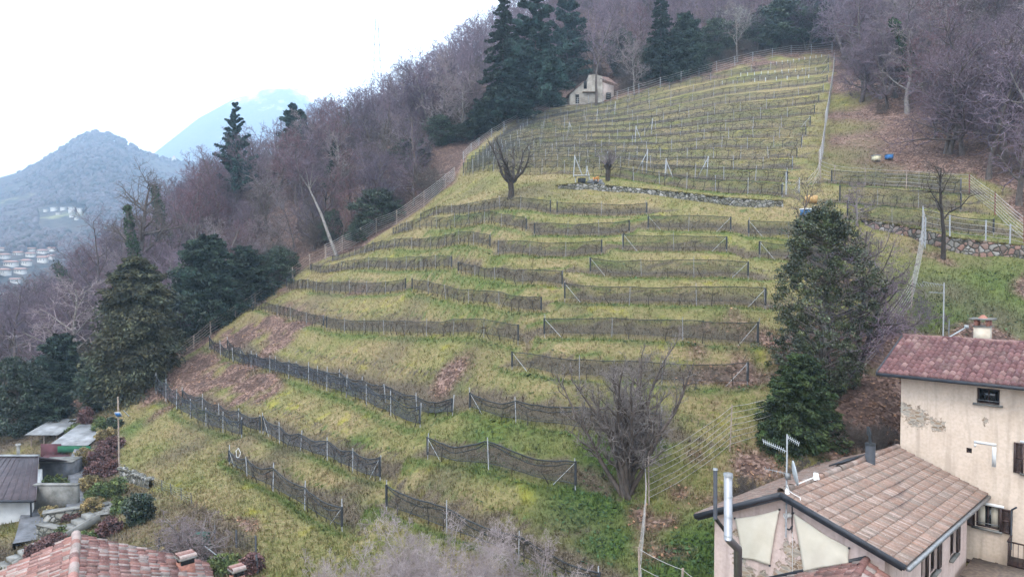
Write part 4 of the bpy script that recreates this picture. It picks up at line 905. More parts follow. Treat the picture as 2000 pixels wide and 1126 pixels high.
strand_fence([(1535,380,44),(1560,377,30),(1602,352,42)], 'sagging pale strands by the end of the stone wall', 6, sr=.016, sag=.7, pm='post')
# ------------------------------------------------------------------ dry stone walls
def stone_mat(name, stops, sc):
    m, n, b = nmat(name); tc = n.nodes.new('ShaderNodeTexCoord')
    no = noise(n, 3, 4); mp = mix(n, .12, tc.outputs['Object'], no.outputs['Color'])
    vo = n.nodes.new('ShaderNodeTexVoronoi'); vo.inputs['Scale'].default_value = sc; n.links.new(mp, vo.inputs['Vector'])
    ve = n.nodes.new('ShaderNodeTexVoronoi'); ve.feature = 'DISTANCE_TO_EDGE'; ve.inputs['Scale'].default_value = sc; n.links.new(mp, ve.inputs['Vector'])
    s = n.nodes.new('ShaderNodeSeparateColor'); n.links.new(vo.outputs['Color'], s.inputs[0])
    c = ramp(n, s.outputs[0], stops).outputs[0]; c = mix(n, ramp(n, noise(n, 14, 4).outputs[0], [(.3, 0.), (.7, .5)]).outputs[0], c, (.12, .12, .10))
    c = mix(n, ramp(n, ve.outputs['Distance'], [(.02, 1.), (.10, 0.)]).outputs[0], c, (.03, .028, .02)); n.links.new(c, b.inputs['Base Color']); b.inputs['Roughness'].default_value = .95
    bp = n.nodes.new('ShaderNodeBump'); bp.inputs['Distance'].default_value = .08; n.links.new(ramp(n, ve.outputs['Distance'], [(.0, 0.), (.2, 1.)]).outputs[0], bp.inputs['Height']); n.links.new(bp.outputs[0], b.inputs['Normal']); return m
ST1 = stone_mat('mossy_dry_stone', [(0, (.06, .055, .035)), (.4, (.13, .125, .10)), (.75, (.21, .20, .18)), (1, (.33, .32, .30))], 3.2)
ST2 = stone_mat('reddish_dry_stone', [(0, (.07, .06, .05)), (.3, (.22, .11, .085)), (.6, (.19, .17, .15)), (.85, (.12, .11, .10)), (1, (.30, .28, .26))], 2.8)
mossm = mat('moss', (.10, .085, .025), (.035, .03, .015), 4, bump=.5, bscale=12); turf = mat('wall_turf', (.20, .19, .06), (.09, .10, .03), 3, bump=.5)
def stone_wall(line, label, m, thick=.55, top_m=None):
    """line: (x, y top, y foot) pixels of the visible face"""
    pts = [];
    for (x, yt, yb) in line:
        p = hit(x, yb); pts.append((p, (yb-yt)*p[1]/F))
    o = thing('stone_wall', pts[0][0], label, 'wall'); o0 = pts[0][0]
    P0 = np.array([p for p, h in pts])-o0; hh = np.array([h for p, h in pts]); cum = np.concatenate([[0], np.cumsum(np.linalg.norm(np.diff(P0, axis=0), axis=1))])
    n = max(8, int(cum[-1]/.28)); s = np.linspace(0, cum[-1], n); X = np.stack([np.interp(s, cum, P0[:, k]) for k in range(3)], 1); H = np.interp(s, cum, hh)
    rr = np.random.default_rng(3); K = 6; V = []
    for k in range(K+1):
        t = k/K; Y = X.copy(); Y[:, 2] = X[:, 2]-.25+(H+.25)*t+(rr.normal(0, .05, n) if k == K else 0); Y[:, 1] += .12*t+rr.normal(0, .035, n); V.append(Y)
    back = V[-1].copy(); back[:, 1] += thick; V.append(back); b2 = back.copy(); b2[:, 2] -= H+.5; V.append(b2)
    K2 = len(V); V = np.stack(V, 0).reshape(-1, 3); I = np.arange(K2*n).reshape(K2, n); Fq = np.stack([I[:-1, :-1], I[:-1, 1:], I[1:, 1:], I[1:, :-1]], -1).reshape(-1, 4)
    MB().add(V, None, Fq).obj('stonework', m, o)
    # loose cap stones
    cap = MB()
    for k in range(n):
        q = X[k]+np.array([rr.normal(0, .05), .12+thick*.45+rr.normal(0, .1), H[k]+.03]); e = rr.uniform(.15, .32, 3); a = rr.random()*3
        cap.box(q, e[0]*1.3, e[1]*1.5, e[2]*.5, (math.cos(a), math.sin(a), 0), (-math.sin(a), math.cos(a), 0), (0, 0, 1))
    cap.obj('cap_stones', top_m or m, o); return o
stone_wall([(1090,362,369),(1130,358,371),(1180,362,374),(1230,366,377),(1290,372,383),(1350,378,392),(1420,386,402),(1480,390,406),(1530,392,404)], 'mossy dry stone wall between the upper vineyard and the terraces', ST1, top_m=mossm)
stone_wall([(1690,428,440),(1745,436,456),(1800,448,474),(1860,464,492),(1930,472,502),(2000,480,506),(2080,488,512)], 'dry stone wall of reddish and grey boulders at the right', ST2, top_m=mossm)
stone_wall([(232,916,936),(262,928,946),(290,938,956)], 'weathered concrete garden wall corner under the small solar lamp', ST1, thick=.3)
# ------------------------------------------------------------------ tiled roofs
PAL_OLD = [(.215, .148, .118), (.24, .172, .142), (.19, .134, .11), (.27, .215, .185), (.175, .14, .118), (.225, .145, .112)]
PAL_RED = [(.125, .062, .062), (.15, .080, .078), (.10, .050, .052), (.19, .115, .108), (.135, .068, .068), (.115, .06, .062)]
PAL_COPPI = [(.235, .125, .11), (.28, .175, .155), (.19, .10, .09), (.30, .245, .225), (.15, .088, .08), (.25, .21, .19), (.26, .135, .115)]
tilemat = {}
def tile_material(name):
    m, n, b = nmat(name); a = n.nodes.new('ShaderNodeAttribute'); a.attribute_name = 'tint'; no = noise(n, 9, 6, .7); no2 = noise(n, 1.1, 5, .65)
    c = mix(n, 1., a.outputs[0], ramp(n, no.outputs[0], [(.25, (.62, .6, .6)), (.7, (1.15, 1.12, 1.1))]).outputs[0], 'MULTIPLY')
    c = mix(n, ramp(n, no2.outputs[0], [(.5, 0.), (.75, .45)]).outputs[0], c, (.15, .12, .10)); lc = noise(n, 22, 3, .6); c = mix(n, ramp(n, lc.outputs[0], [(.62, 0.), (.72, .55)]).outputs[0], c, (.46, .44, .40))
    n.links.new(c, b.inputs['Base Color']); b.inputs['Roughness'].default_value = .85; b.inputs['Specular IOR Level'].default_value = .2; return m
TM = tile_material('clay_tiles')
def tile_roof(mb, E0, E1, R1, R0, cw, cl, amp, pal, seed=1, lift=.035, flat=.0, jit=.01):
    """E0-E1 eave, R0-R1 ridge; half round tiles laid in courses"""
    E0, E1, R1, R0 = [np.asarray(q, float) for q in (E0, E1, R1, R0)]; r = np.random.default_rng(seed)
    nu = max(2, int(round(np.linalg.norm(E1-E0)/cw))); nv = max(2, int(round(np.linalg.norm(R0-E0)/cl)))
    nor = unit(np.cross(E1-E0, R0-E0)); nor = nor if nor[2] > 0 else -nor
    prof = [(0, 0), (.12, .55), (.30, .95), (.45, 1.), (.62, .85), (.78, .35), (.88, .05), (1, 0)]; Kp = len(prof)
    pal = np.array(pal); n = nu*nv; I, J = np.meshgrid(np.arange(nu), np.arange(nv)); I = I.ravel(); J = J.ravel()
    col = pal[r.integers(len(pal), size=n)]*(.85+.3*r.random((n, 1))); V = []; 
    ji = r.normal(0, jit, n); jj = r.normal(0, jit*1.5, n)
    def pt(u, v, h): 
        base = (E0*(1-u)[:, None]+E1*u[:, None])*(1-v)[:, None]+(R0*(1-u)[:, None]+R1*u[:, None])*v[:, None]; return base+nor*h[:, None]
    rows = []
    for vi in (0, 1):
        for (pu, ph) in prof:
            u = (I+pu)/nu+ji/nu; v = np.clip((J+vi*1.08)/nv, 0, 1.0)+jj/nv*(.5); h = ph*amp+np.full(n, lift if vi == 0 else 0.)+.004*r.random(n); rows.append(pt(u, v, h))
    # front lips
    for (pu, ph) in prof: u = (I+pu)/nu+ji/nu; v = (J)/nv+jj/nv*.5; h = np.full(n, -.012)+ph*amp*.45*0; rows.append(pt(u, v, h))
    V = np.stack(rows, 1).reshape(-1, 3); b = (np.arange(n)*3*Kp)[:, None, None]
    k = np.arange(Kp-1); f1 = np.stack([k, k+1, k+1+Kp, k+Kp], 1); f2 = np.stack([k+2*Kp, k+2*Kp+1, k+1, k], 1)
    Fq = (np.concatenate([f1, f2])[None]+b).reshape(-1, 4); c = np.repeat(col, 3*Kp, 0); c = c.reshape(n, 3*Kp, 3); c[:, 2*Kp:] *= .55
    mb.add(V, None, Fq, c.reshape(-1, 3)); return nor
def slab(mb, c4, t, down=None):
    c4 = [np.asarray(q, float) for q in c4]; nor = unit(np.cross(c4[1]-c4[0], c4[3]-c4[0])); nor = nor if nor[2] > 0 else -nor
    mb.hexa([q-nor*t for q in c4]+[q-nor*.015 for q in c4])
def ridge_tiles(mb, a, b, r, L, pal, seed=2):
    a = np.asarray(a, float); b = np.asarray(b, float); n = max(1, int(np.linalg.norm(b-a)/L)); rr = np.random.default_rng(seed)
    for k in range(n):
        p = a+(b-a)*k/n; q = a+(b-a)*(k+1.12)/n; c = np.array(pal[rr.integers(len(pal))])*(.85+.3*rr.random()); mb.tubes([p+rr.normal(0, .008, 3)], [q], r*1.08, r*.92, 10, col=np.array([c]))
SH = lambda o, *q: [np.asarray(x, float)-np.array(o.location) for x in q]
# axes of the two houses: wv runs right and toward the camera along the facades, nv goes into the houses
wv = np.array([.712, -.702, 0]); nv = np.array([.702, .712, 0]); Zv = np.array([0, 0, 1.])
plaster = None
def plaster_mat(name, c, c2, stone_amt, seedoff, bands=None):
    """old plaster with stains, stone showing where the render has fallen"""
    m, n, b = nmat(name); no = noise(n, .8, 7, .65); c_ = ramp(n, no.outputs[0], [(.30, c2), (.62, c)]).outputs[0]
    tcs = n.nodes.new('ShaderNodeTexCoord'); mps = n.nodes.new('ShaderNodeMapping'); mps.inputs['Scale'].default_value = (2.2, 2.2, .22); n.links.new(tcs.outputs['Object'], mps.inputs[0]); ns_ = n.nodes.new('ShaderNodeTexNoise'); ns_.inputs['Scale'].default_value = 1.6; ns_.inputs['Detail'].default_value = 6; n.links.new(mps.outputs[0], ns_.inputs['Vector']); c_ = mix(n, ramp(n, ns_.outputs[0], [(.50, 0.), (.72, .6)]).outputs[0], c_, tuple(q*.62 for q in c2))
    tc = n.nodes.new('ShaderNodeTexCoord'); mp = n.nodes.new('ShaderNodeMapping'); mp.inputs['Location'].default_value = seedoff; n.links.new(tc.outputs['Object'], mp.inputs[0])
    n3 = n.nodes.new('ShaderNodeTexNoise'); n3.inputs['Scale'].default_value = 9; n3.inputs['Detail'].default_value = 6; n.links.new(mp.outputs[0], n3.inputs['Vector'])
    c_ = mix(n, ramp(n, n3.outputs[0], [(.3, .35), (.6, 0.)]).outputs[0], c_, tuple(x*.7 for x in c2))
    b.inputs['Roughness'].default_value = .92; b.inputs['Specular IOR Level'].default_value = .15
    # patches: attribute 'patch' (painted fall of the plaster) broken up by noise
    a = n.nodes.new('ShaderNodeAttribute'); a.attribute_name = 'tint'; sp = n.nodes.new('ShaderNodeSeparateColor'); n.links.new(a.outputs[0], sp.inputs[0])
    n4 = n.nodes.new('ShaderNodeTexNoise'); n4.inputs['Scale'].default_value = 6.5; n4.inputs['Detail'].default_value = 7; n4.inputs['Roughness'].default_value = .7; n.links.new(mp.outputs[0], n4.inputs['Vector'])
    mm = n.nodes.new('ShaderNodeMath'); mm.operation = 'ADD'; n.links.new(n4.outputs[0], mm.inputs[0]); n.links.new(sp.outputs[0], mm.inputs[1])
    f = ramp(n, mm.outputs[0], [(.93, 0.), (.97, 1.)]).outputs[0]
    mz = n.nodes.new('ShaderNodeMapping'); mz.inputs['Scale'].default_value = (1, 1, 2.6); n.links.new(tc.outputs['Object'], mz.inputs[0])
    vo = n.nodes.new('ShaderNodeTexVoronoi'); vo.inputs['Scale'].default_value = 4.5; n.links.new(mz.outputs[0], vo.inputs['Vector']); vs = n.nodes.new('ShaderNodeSeparateColor'); n.links.new(vo.outputs['Color'], vs.inputs[0])
    st = ramp(n, vs.outputs[0], [(0, (.13, .09, .06)), (.4, (.26, .19, .13)), (.7, (.30, .28, .24)), (1, (.17, .14, .11))]).outputs[0]
    ve = n.nodes.new('ShaderNodeTexVoronoi'); ve.feature = 'DISTANCE_TO_EDGE'; ve.inputs['Scale'].default_value = 4.5; n.links.new(mz.outputs[0], ve.inputs['Vector'])
    st = mix(n, ramp(n, ve.outputs['Distance'], [(.02, 1.), (.08, 0.)]).outputs[0], st, (.36, .31, .26))
    n.links.new(mix(n, f, c_, st), b.inputs['Base Color'])
    iv = n.nodes.new('ShaderNodeInvert'); n.links.new(f, iv.inputs['Color']); bp = n.nodes.new('ShaderNodeBump'); bp.inputs['Distance'].default_value = .04; bp.inputs['Strength'].default_value = .7; ad = mix(n, .25, iv.outputs[0], n3.outputs[0]); n.links.new(ad, bp.inputs['Height']); n.links.new(bp.outputs[0], b.inputs['Normal'])
    return m
PL_CREAM = plaster_mat('cream_plaster', (.56, .46, .375), (.47, .375, .295), 0, (0, 0, 0)); PL_PINK = plaster_mat('pink_plaster', (.52, .415, .375), (.41, .315, .28), 0, (5, 2, 1))
def wall_grid(mb, a, b, z0, z1, o, patches=(), n=40, top=None):
    """wall face from a to b (xy), z0..z1; red of the tint = how far the plaster has fallen"""
    a = np.array([a[0], a[1], 0.]); b = np.array([b[0], b[1], 0.]); us = np.linspace(0, 1, n); vs = np.linspace(0, 1, n); V = []; C = []
    for v in vs:
        for u in us:
            p = a*(1-u)+b*u; zt = z1 if top is None else top(u); z = z0+(zt-z0)*v; q = np.array([p[0], p[1], z]); V.append(q-o)
            k = 0.
            for (pc, r) in patches: k = max(k, .62*math.exp(-(np.linalg.norm(q-pc)/r)**2))
            C.append((k, 0, 0))
    I = np.arange(n*n).reshape(n, n); Fq = np.stack([I[:-1, :-1], I[:-1, 1:], I[1:, 1:], I[1:, :-1]], -1).reshape(-1, 4); mb.add(V, None, Fq, np.array(C)); return mb
def on_plane(px, py, A, dirv):
    """the point of a vertical plane through A along dirv seen at a pixel"""
    r = ray(px, py); nr = np.array([-dirv[1], dirv[0], 0]); t = (A@nr)/(r@nr); return r*t
# ---- the tall cream house
C0 = P(1758, 868, 30.); zt = -4.62; Wlen = 8.; Wdep = 6.0
o = thing('cream_house', (C0[0], C0[1], -13.), 'tall cream plastered house with a dark red tiled roof at the right edge', 'house'); O = np.array(o.location)
A0 = np.array([C0[0], C0[1], 0.]); B0 = A0+wv*Wlen
pc1 = [(on_plane(1790, 815, A0, wv), .75), (on_plane(1830, 830, A0, wv), .5), (on_plane(1765, 800, A0, wv), .6), (on_plane(1922, 822, A0, wv), .25)]
def facade(mb, holes, a, wd, L, z0, z1, off, patches):
    """planar wall as a grid of cells with openings left out; holes: (u0,u1,z0,z1)"""
    us = sorted(set([0, L]+[h[0] for h in holes]+[h[1] for h in holes]+list(np.arange(0, L, .22)))); zs = sorted(set([z0, z1]+[h[2] for h in holes]+[h[3] for h in holes]+list(np.arange(z0, z1, .22))))
    V = []; C = []; Fq = []
    for z in zs:
        for u in us:
            q = a+wd*u+Zv*z; V.append(q-off); k = 0.
            for (pc, r) in patches: k = max(k, .62*math.exp(-(np.linalg.norm(q-pc)/r)**2))
            C.append((k, 0, 0))
    nu = len(us)
    for j in range(len(zs)-1):
        for i in range(nu-1):
            cu = (us[i]+us[i+1])/2; cz = (zs[j]+zs[j+1])/2
            if any(h[0] < cu < h[1] and h[2] < cz < h[3] for h in holes): continue
            Fq.append([j*nu+i, j*nu+i+1, (j+1)*nu+i+1, (j+1)*nu+i])
    mb.add(V, None, Fq, np.array(C))
    nin = np.array([-wd[1], wd[0], 0.]); dpt = .22     # reveals
    for (u0, u1, h0, h1) in holes:
        q = [a+wd*u0+Zv*h0, a+wd*u1+Zv*h0, a+wd*u1+Zv*h1, a+wd*u0+Zv*h1]
        for k in range(4): mb.add([q[k]-off, q[(k+1) % 4]-off, q[(k+1) % 4]+nin*dpt-off, q[k]+nin*dpt-off], None, [[0, 1, 2, 3]], np.zeros((4, 3)))
def uz(px, py, A, wd): q = on_plane(px, py, A, wd); return (q[:2]-A[:2])@wd[:2], q[2]
def hole(x0, y0, x1, y1, A, wd): u0, z1 = uz(x0, y0, A, wd); u1, z0 = uz(x1, y1, A, wd); return (u0, u1, z0, z1)
h1 = hole(1908, 756, 1952, 791, A0, wv); h2 = hole(1906, 982, 1951, 1036, A0, wv); h3 = hole(1887, 873, 1898, 885, A0, wv); h4 = hole(2001, 866, 2040, 930, A0, wv); h5 = hole(1955, 1112, 1968, 1140, A0, wv)
mb = MB(); facade(mb, [h1, h2, h3, h4, h5], A0, wv, Wlen, -14.5, zt, O, pc1)
side = MB(); facade(mb, [], A0+nv*Wdep, -nv, Wdep, -14.5, zt, O, []); facade(mb, [], B0, nv, Wdep, -14.5, zt, O, []); facade(mb, [], B0+nv*Wdep, -wv, Wlen, -14.5, zt, O, [])
# gable triangles
E0 = P(1705, 728, 30.0); ridge0 = P(1765, 645, 33.2)
E0 = np.array([*(A0-wv*.75-nv*.75)[:2], (525-728)/F*(A0-wv*.75-nv*.75)[1]]); half = Wdep/2+.75
RZ = E0[2]+half*.36; R0_ = E0+nv*half; R0_[2] = RZ; E1 = E0+wv*(Wlen+1.5); R1_ = R0_+wv*(Wlen+1.5); Eb0 = E0+nv*half*2; Eb1 = E1+nv*half*2
for q in (A0, B0): mb.add([q+Zv*zt-O, q+nv*Wdep+Zv*zt-O, q+nv*Wdep/2+Zv*(RZ-.2)-O], [[0, 1, 2]], None, np.zeros((3, 3)))
wall = mb.obj('wall', PL_CREAM, o)
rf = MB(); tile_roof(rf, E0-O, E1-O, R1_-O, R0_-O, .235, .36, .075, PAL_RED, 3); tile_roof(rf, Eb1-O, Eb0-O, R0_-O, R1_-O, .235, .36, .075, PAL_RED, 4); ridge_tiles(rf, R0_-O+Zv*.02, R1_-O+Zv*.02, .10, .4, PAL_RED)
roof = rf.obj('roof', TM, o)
fs = MB(); slab(fs, [E0-O, E1-O, R1_-O, R0_-O], .12); slab(fs, [Eb0-O, Eb1-O, R1_-O, R0_-O], .12)
fs.obj('eaves_boards', M['darkwood'], o)
fs = MB(); ctr = (E0+E1)/2-O; fs.box(ctr-nv*.04-Zv*.06, Wlen+1.55, .10, .13, wv, nv, Zv); 
for (a, b) in ((E0, R0_), (Eb0, R0_)):
    c = (a+b)/2-O-wv*.03; d = unit(b-a); fs.box(c-Zv*.03, np.linalg.norm(b-a), .07, .17, d, wv, unit(np.cross(wv, d)))
fs.obj('gutter', M['darkmetal'], o)
bk = MB()
for u in np.arange(.3, Wlen, .9): bk.box(A0+wv*u-nv*.35+Zv*(zt-.03)-O, .10, .7, .12, wv, nv, Zv)
bk.obj('rafter_ends', M['darkwood'], o)
def window(par, O, A, wd, h, frame='white', mull=1, sill=True, bars=0, shutters=(), lintel=False, dep=.14, fm=None, curtain=False):
    nin = np.array([-wd[1], wd[0], 0.]); cu = (h[0]+h[1])/2; cz = (h[2]+h[3])/2; w = h[1]-h[0]; ht = h[3]-h[2]; c = A+wd*cu+Zv*cz+nin*dep-O
    m = MB(); t = .055
    for sg in (-1, 1): m.box(c+wd*sg*(w/2-t/2), t, .05, ht, wd, nin, Zv); m.box(c+Zv*sg*(ht/2-t/2), w-2*t-.004, .05, t, wd, nin, Zv)
    for k in range(mull): m.box(c+wd*((k+1)/(mull+1)-.5)*w, t*.8, .045, ht-2*t-.004, wd, nin, Zv)
    f = m.obj('window', M[frame], par)
    MB().box(c+nin*.05, w, .012, ht, wd, nin, Zv).obj('pane', M['glass'], f)
    if curtain: MB().box(c+nin*.036-wd*w*.28, w*.3, .01, ht*.9, wd, nin, Zv).obj('curtain', M['cream'], f); MB().box(c+nin*.036+wd*w*.28, w*.3, .01, ht*.9, wd, nin, Zv).obj('curtain', M['cream'], f)
    if sill: MB().box(A+wd*cu+Zv*(h[2]-.035)-nin*.05-O, w+.24, .16, .07, wd, nin, Zv).obj('sill', M['concrete'], f)
    if bars: MB().box(A+wd*cu+Zv*(h[2]+ht*.22)-nin*.02-O, w+.04, .02, .025, wd, nin, Zv).obj('bar', M['galv'], f)
    if lintel: MB().box(A+wd*cu+Zv*(h[3]+.06)-nin*.004-O, w+.3, .02, .12, wd, nin, Zv).obj('lintel', M['white'], f)
    for sg in shutters:
        s = MB(); sc = A+wd*(h[1]+w*.27 if sg > 0 else h[0]-w*.27)+Zv*cz-nin*.05-O; sw = w*.5
        for q in (-1, 1): s.box(sc+wd*q*(sw/2-.035), .07, .045, ht+.04, wd, nin, Zv); s.box(sc+Zv*q*(ht/2-.02), sw-.144, .045, .08, wd, nin, Zv)
        s.box(sc, sw-.144, .045, .07, wd, nin, Zv)
        for k in range(int(ht/.05)): s.box(sc+Zv*(-ht/2+.05+k*.05), sw-.15, .035, .028, wd, unit(nin+Zv*.6), unit(Zv-nin*.6))
        s.obj('shutter', M['darkwood'], f)
    return f
window(o, O, A0, wv, h1, 'darkwood', 1, True, 1, dep=.16); window(o, O, A0, wv, h2, 'darkwood', 1, True, 1, shutters=(1, -1), lintel=True, curtain=True)
window(o, O, A0, wv, h3, 'darkwood', 0, False, dep=.12); window(o, O, A0, wv, h4, 'white', 1, True, shutters=(-1,), lintel=True); window(o, O, A0, wv, h5, 'darkwood', 0, False)
# white painted outline left on the plaster
wo = MB(); q1 = on_plane(1902, 862, A0, wv); q2 = on_plane(1946, 868, A0, wv); q3 = on_plane(1944, 908, A0, wv); nf = -nv*.006; tt = .09
wo.box((q1+q2)/2-O+nf, np.linalg.norm((q2-q1)[:2]), .008, tt*1.2, wv, nv, Zv); wo.box(np.array([*q2[:2], 0])-wv*.07+Zv*((q2[2]+q3[2])/2-.08)-O+nf, .14, .008, (q2[2]-q3[2])-.02, wv, nv, Zv); wo.box(np.array([*q1[:2], 0])+wv*.04+Zv*(q1[2]-.13)-O+nf, .08, .008, .14, wv, nv, Zv)
wo.obj('white_paint_mark', M['white'], o)
# chimney
cb_ = P(1919, 652, 32.0); cb_[2] = RZ-.25
ch = MB(); ch.box(cb_+Zv*.35-O, .62, .62, .9, wv, nv, Zv); cho = ch.obj('chimney', M['render_cream'], roof)
c2 = MB(); 
for a in (-1, 1):
    for b in (-1, 1): c2.box(cb_+Zv*.95-O+wv*a*.23+nv*b*.23, .15, .15, .3, wv, nv, Zv)
c2.obj('chimney_brick', M['brick'], roof); c3 = MB(); c3.box(cb_+Zv*1.13-O, .95, .95, .07, wv, nv, Zv); c3.box(cb_+Zv*.79-O, .72, .72, .04, wv, nv, Zv); c3.obj('chimney_slab', M['concrete'], roof)
c4 = MB(); 
for k in range(3): c4.tubes([cb_+Zv*(1.165+k*.05)-O], [cb_+Zv*(1.215+k*.05)-O], .2-.05*k, .17-.055*k, 9)
c4.obj('chimney_cap', M['brick'], roof)
# balcony at the right edge
bq = on_plane(1975, 1085, A0, wv); bal = thing('balcony', bq, 'dark iron balcony with a thin post at the lower right corner', 'balcony'); bo = bq
m = MB(); m.box(wv*.9-nv*.45-Zv*.05, 1.8, .9, .10, wv, nv, Zv); m.obj('floor', M['darkwood'], bal)
m = MB(); m.box(wv*.9-nv*.88+Zv*.85, 1.8, .05, .05, wv, nv, Zv); m.box(-nv*.45+Zv*.85, .05, .9, .05, wv, nv, Zv)
for k in range(12): m.box(wv*(.02+k*.16)-nv*.88+Zv*.4, .02, .02, .84, wv, nv, Zv)
for k in range(5): m.box(-nv*(.1+k*.17)+Zv*.4, .02, .02, .84, wv, nv, Zv)
m.obj('railing', M['darkwood'], bal)
dp = MB(); dp.pole(-nv*.1+Zv*.3, -nv*.1+Zv*1.9, .035, 7); dp.pole(-nv*.1+Zv*1.9, -nv*.5+wv*.2+Zv*2.15, .035, 7); dp.obj('pipe', M['darkmetal'], bal)
# antenna behind the roof
an = P(1842, 648, 33.5); an[2] = RZ-.6
ao = thing('roof_antenna', an, 'thin aerial mast with a small dish behind the ridge of the cream house', 'antenna'); top = (525-552)/F*33.5-an[2]
MB().pole((0, 0, 0), (0, 0, top), .03, 6).obj('mast', M['galv'], ao)
y1 = MB(); d_ = np.array([-.95, -.1, 0]); y1.pole((0, 0, top-.12), (d_[0]*1.2, d_[1]*1.2, top+.06), .013, 5)
for k in range(9): c = d_*(.3+k*.14)+Zv*(top-.1); y1.pole(c+np.array([.0, -.09, -.09]), c+np.array([.0, .09, .09]), .01, 4)
y1.pole((0, 0, top-.5), (-.75, -.05, top-.46), .02, 5)
for k in range(4): c = np.array([-.3-k*.13, 0, top-.48]); y1.pole(c+np.array([0, -.2, 0]), c+np.array([0, .2, 0]), .01, 4)
y1.obj('aerial', M['galv'], ao)
y2 = MB(); y2.pole((0, 0, .3), (.95, -.2, .95), .035, 6); y2.box((1.0, -.2, 1.0), .14, .14, .16); y2.obj('arm', M['strut'], ao)
y3 = MB()
for k in range(10):
    a = k/10*6.283; a2 = (k+1)/10*6.283; f = lambda t: np.array([.28+.08*math.cos(t), .0+.06*math.cos(t), .95+.45*math.sin(t)]); y3.add([f(a), f(a2), [.33, .04, .95]], [[0, 1, 2]])
y3.obj('dish', M['galv'], ao)
# ---- the lower pink house with the old tiled roof
zA = lambda py, d: (525-py)/F*d
ApN = np.array([8.46, 21.3, 0]); ApN[2] = zA(966, 21.3)            # ridge, near end
ApF = np.array([C0[0]-.35*nv[0], C0[1]-.35*nv[1], zA(872, 30)])      # ridge, far end, against the cream house
RtN = ApN+wv*3.55; RtN[2] = zA(1112, RtN[1]); RtF = A0+wv*3.26-nv*.02; RtF[2] = zA(969, RtF[1])
LfN = ApN-wv*3.0; LfN[2] = zA(1010, LfN[1]); LfF = ApF-wv*3.2; LfF[2] = zA(907, LfF[1])
o = thing('pink_house', (ApN[0]+3, ApN[1]+4, -12.5), 'low pink plastered house with an old sagging tiled roof and two cloths on its gable', 'house'); O = np.array(o.location)
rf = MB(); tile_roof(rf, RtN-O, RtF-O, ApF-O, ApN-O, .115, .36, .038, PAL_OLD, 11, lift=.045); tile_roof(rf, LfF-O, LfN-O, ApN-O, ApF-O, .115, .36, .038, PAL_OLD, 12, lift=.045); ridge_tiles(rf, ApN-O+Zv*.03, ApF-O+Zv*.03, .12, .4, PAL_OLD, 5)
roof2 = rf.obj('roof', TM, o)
fs = MB(); slab(fs, [RtN-O, RtF-O, ApF-O, ApN-O], .14); slab(fs, [LfN-O, LfF-O, ApF-O, ApN-O], .14); fs.obj('eaves_boards', M['darkwood'], o)
g = MB()
for (a, b) in ((ApN, RtN), (ApN, LfN)):
    d = unit(b-a); up = unit(np.cross(d, nv)); up = up if up[2] > 0 else -up; c = (a+b)/2-O-nv*.035; g.box(c-up*.03, np.linalg.norm(b-a), .07, .16, d, nv, up); g.box(c-up*.15+nv*.06, np.linalg.norm(b-a)-.1, .05, .08, d, nv, up)
g.obj('verge_board', M['darkmetal'], o)
g = MB(); d = unit(RtF-RtN); g.box((RtN+RtF)/2-O-Zv*.07+wv*.05, np.linalg.norm(RtF-RtN), .11, .11, d, wv, Zv); g.obj('gutter', M['galv'], o)
g = MB()
for k in range(13): q = RtN+(RtF-RtN)*(k+.5)/13-wv*.35-O-Zv*.12+Zv*.13; g.box(q, .09, .7, .10, nv, unit(wv-Zv*.38), unit(Zv+wv*.38))
g.obj('rafter_ends', M['darkwood'], o)
# walls: gable plane set back .35 m from the verge, side wall under the right eave
GA = ApN+nv*.38; GA[2] = 0; GL = GA-wv*2.45; GR = GA+wv*2.9
slopeR = (ApN[2]-RtN[2])/3.55; slopeL = (ApN[2]-LfN[2])/3.0
pts_ = lambda px, py: on_plane(px, py, GA, wv)
pp = [(pts_(1545, 1075), .55), (pts_(1555, 1110), .65), (pts_(1575, 1085), .4), (pts_(1445, 1090), .45), (pts_(1460, 1120), .55), (pts_(1440, 1040), .28), (pts_(1530, 1120), .5), (pts_(1490, 1125), .3)]
Ltot = 5.35; topf = lambda u: ApN[2]-.16-(abs(u*Ltot-2.45)*(slopeR if u*Ltot > 2.45 else slopeL))
mb = MB(); wall_grid(mb, GL, GR, -14.5, 0, O, pp, 64, topf)
slen = 9.0; zr = lambda u: (RtN[2]+(RtF[2]-RtN[2])*u)+.65*slopeR-.15
WR = GR; 
hA = None
def sidewall_holes(): 
    hs = []
    for (x0, y0, x1, y1) in ((1800,1062,1806,1126),(1818,1058,1829,1110),(1856,1040,1866,1078)): hs.append(hole(x0, y0, x1, y1, WR, nv))
    return hs
SW = sidewall_holes(); 
for h in SW: print('sidehole', [round(v, 2) for v in h])
SWok = [h for h in SW if h[1] > h[0] and h[0] > .1 and h[3] < -8.3]
facade(mb, SWok, WR, nv, 10.6, -14.5, -8.9, O, [])
facade(mb, [], GL+nv*10, -nv, 10, -14.5, LfN[2]-.55, O, [])
mb.add([WR-Zv*8.9-O, WR+nv*10.6-Zv*8.9-O, WR-Zv*8.22-O], [[0, 1, 2]], None, np.zeros((3, 3)))
mb.obj('wall', PL_PINK, o)
for h in SWok: window(o, O, WR, nv, h, 'darkwood', 1, True, dep=.1, shutters=(1,))
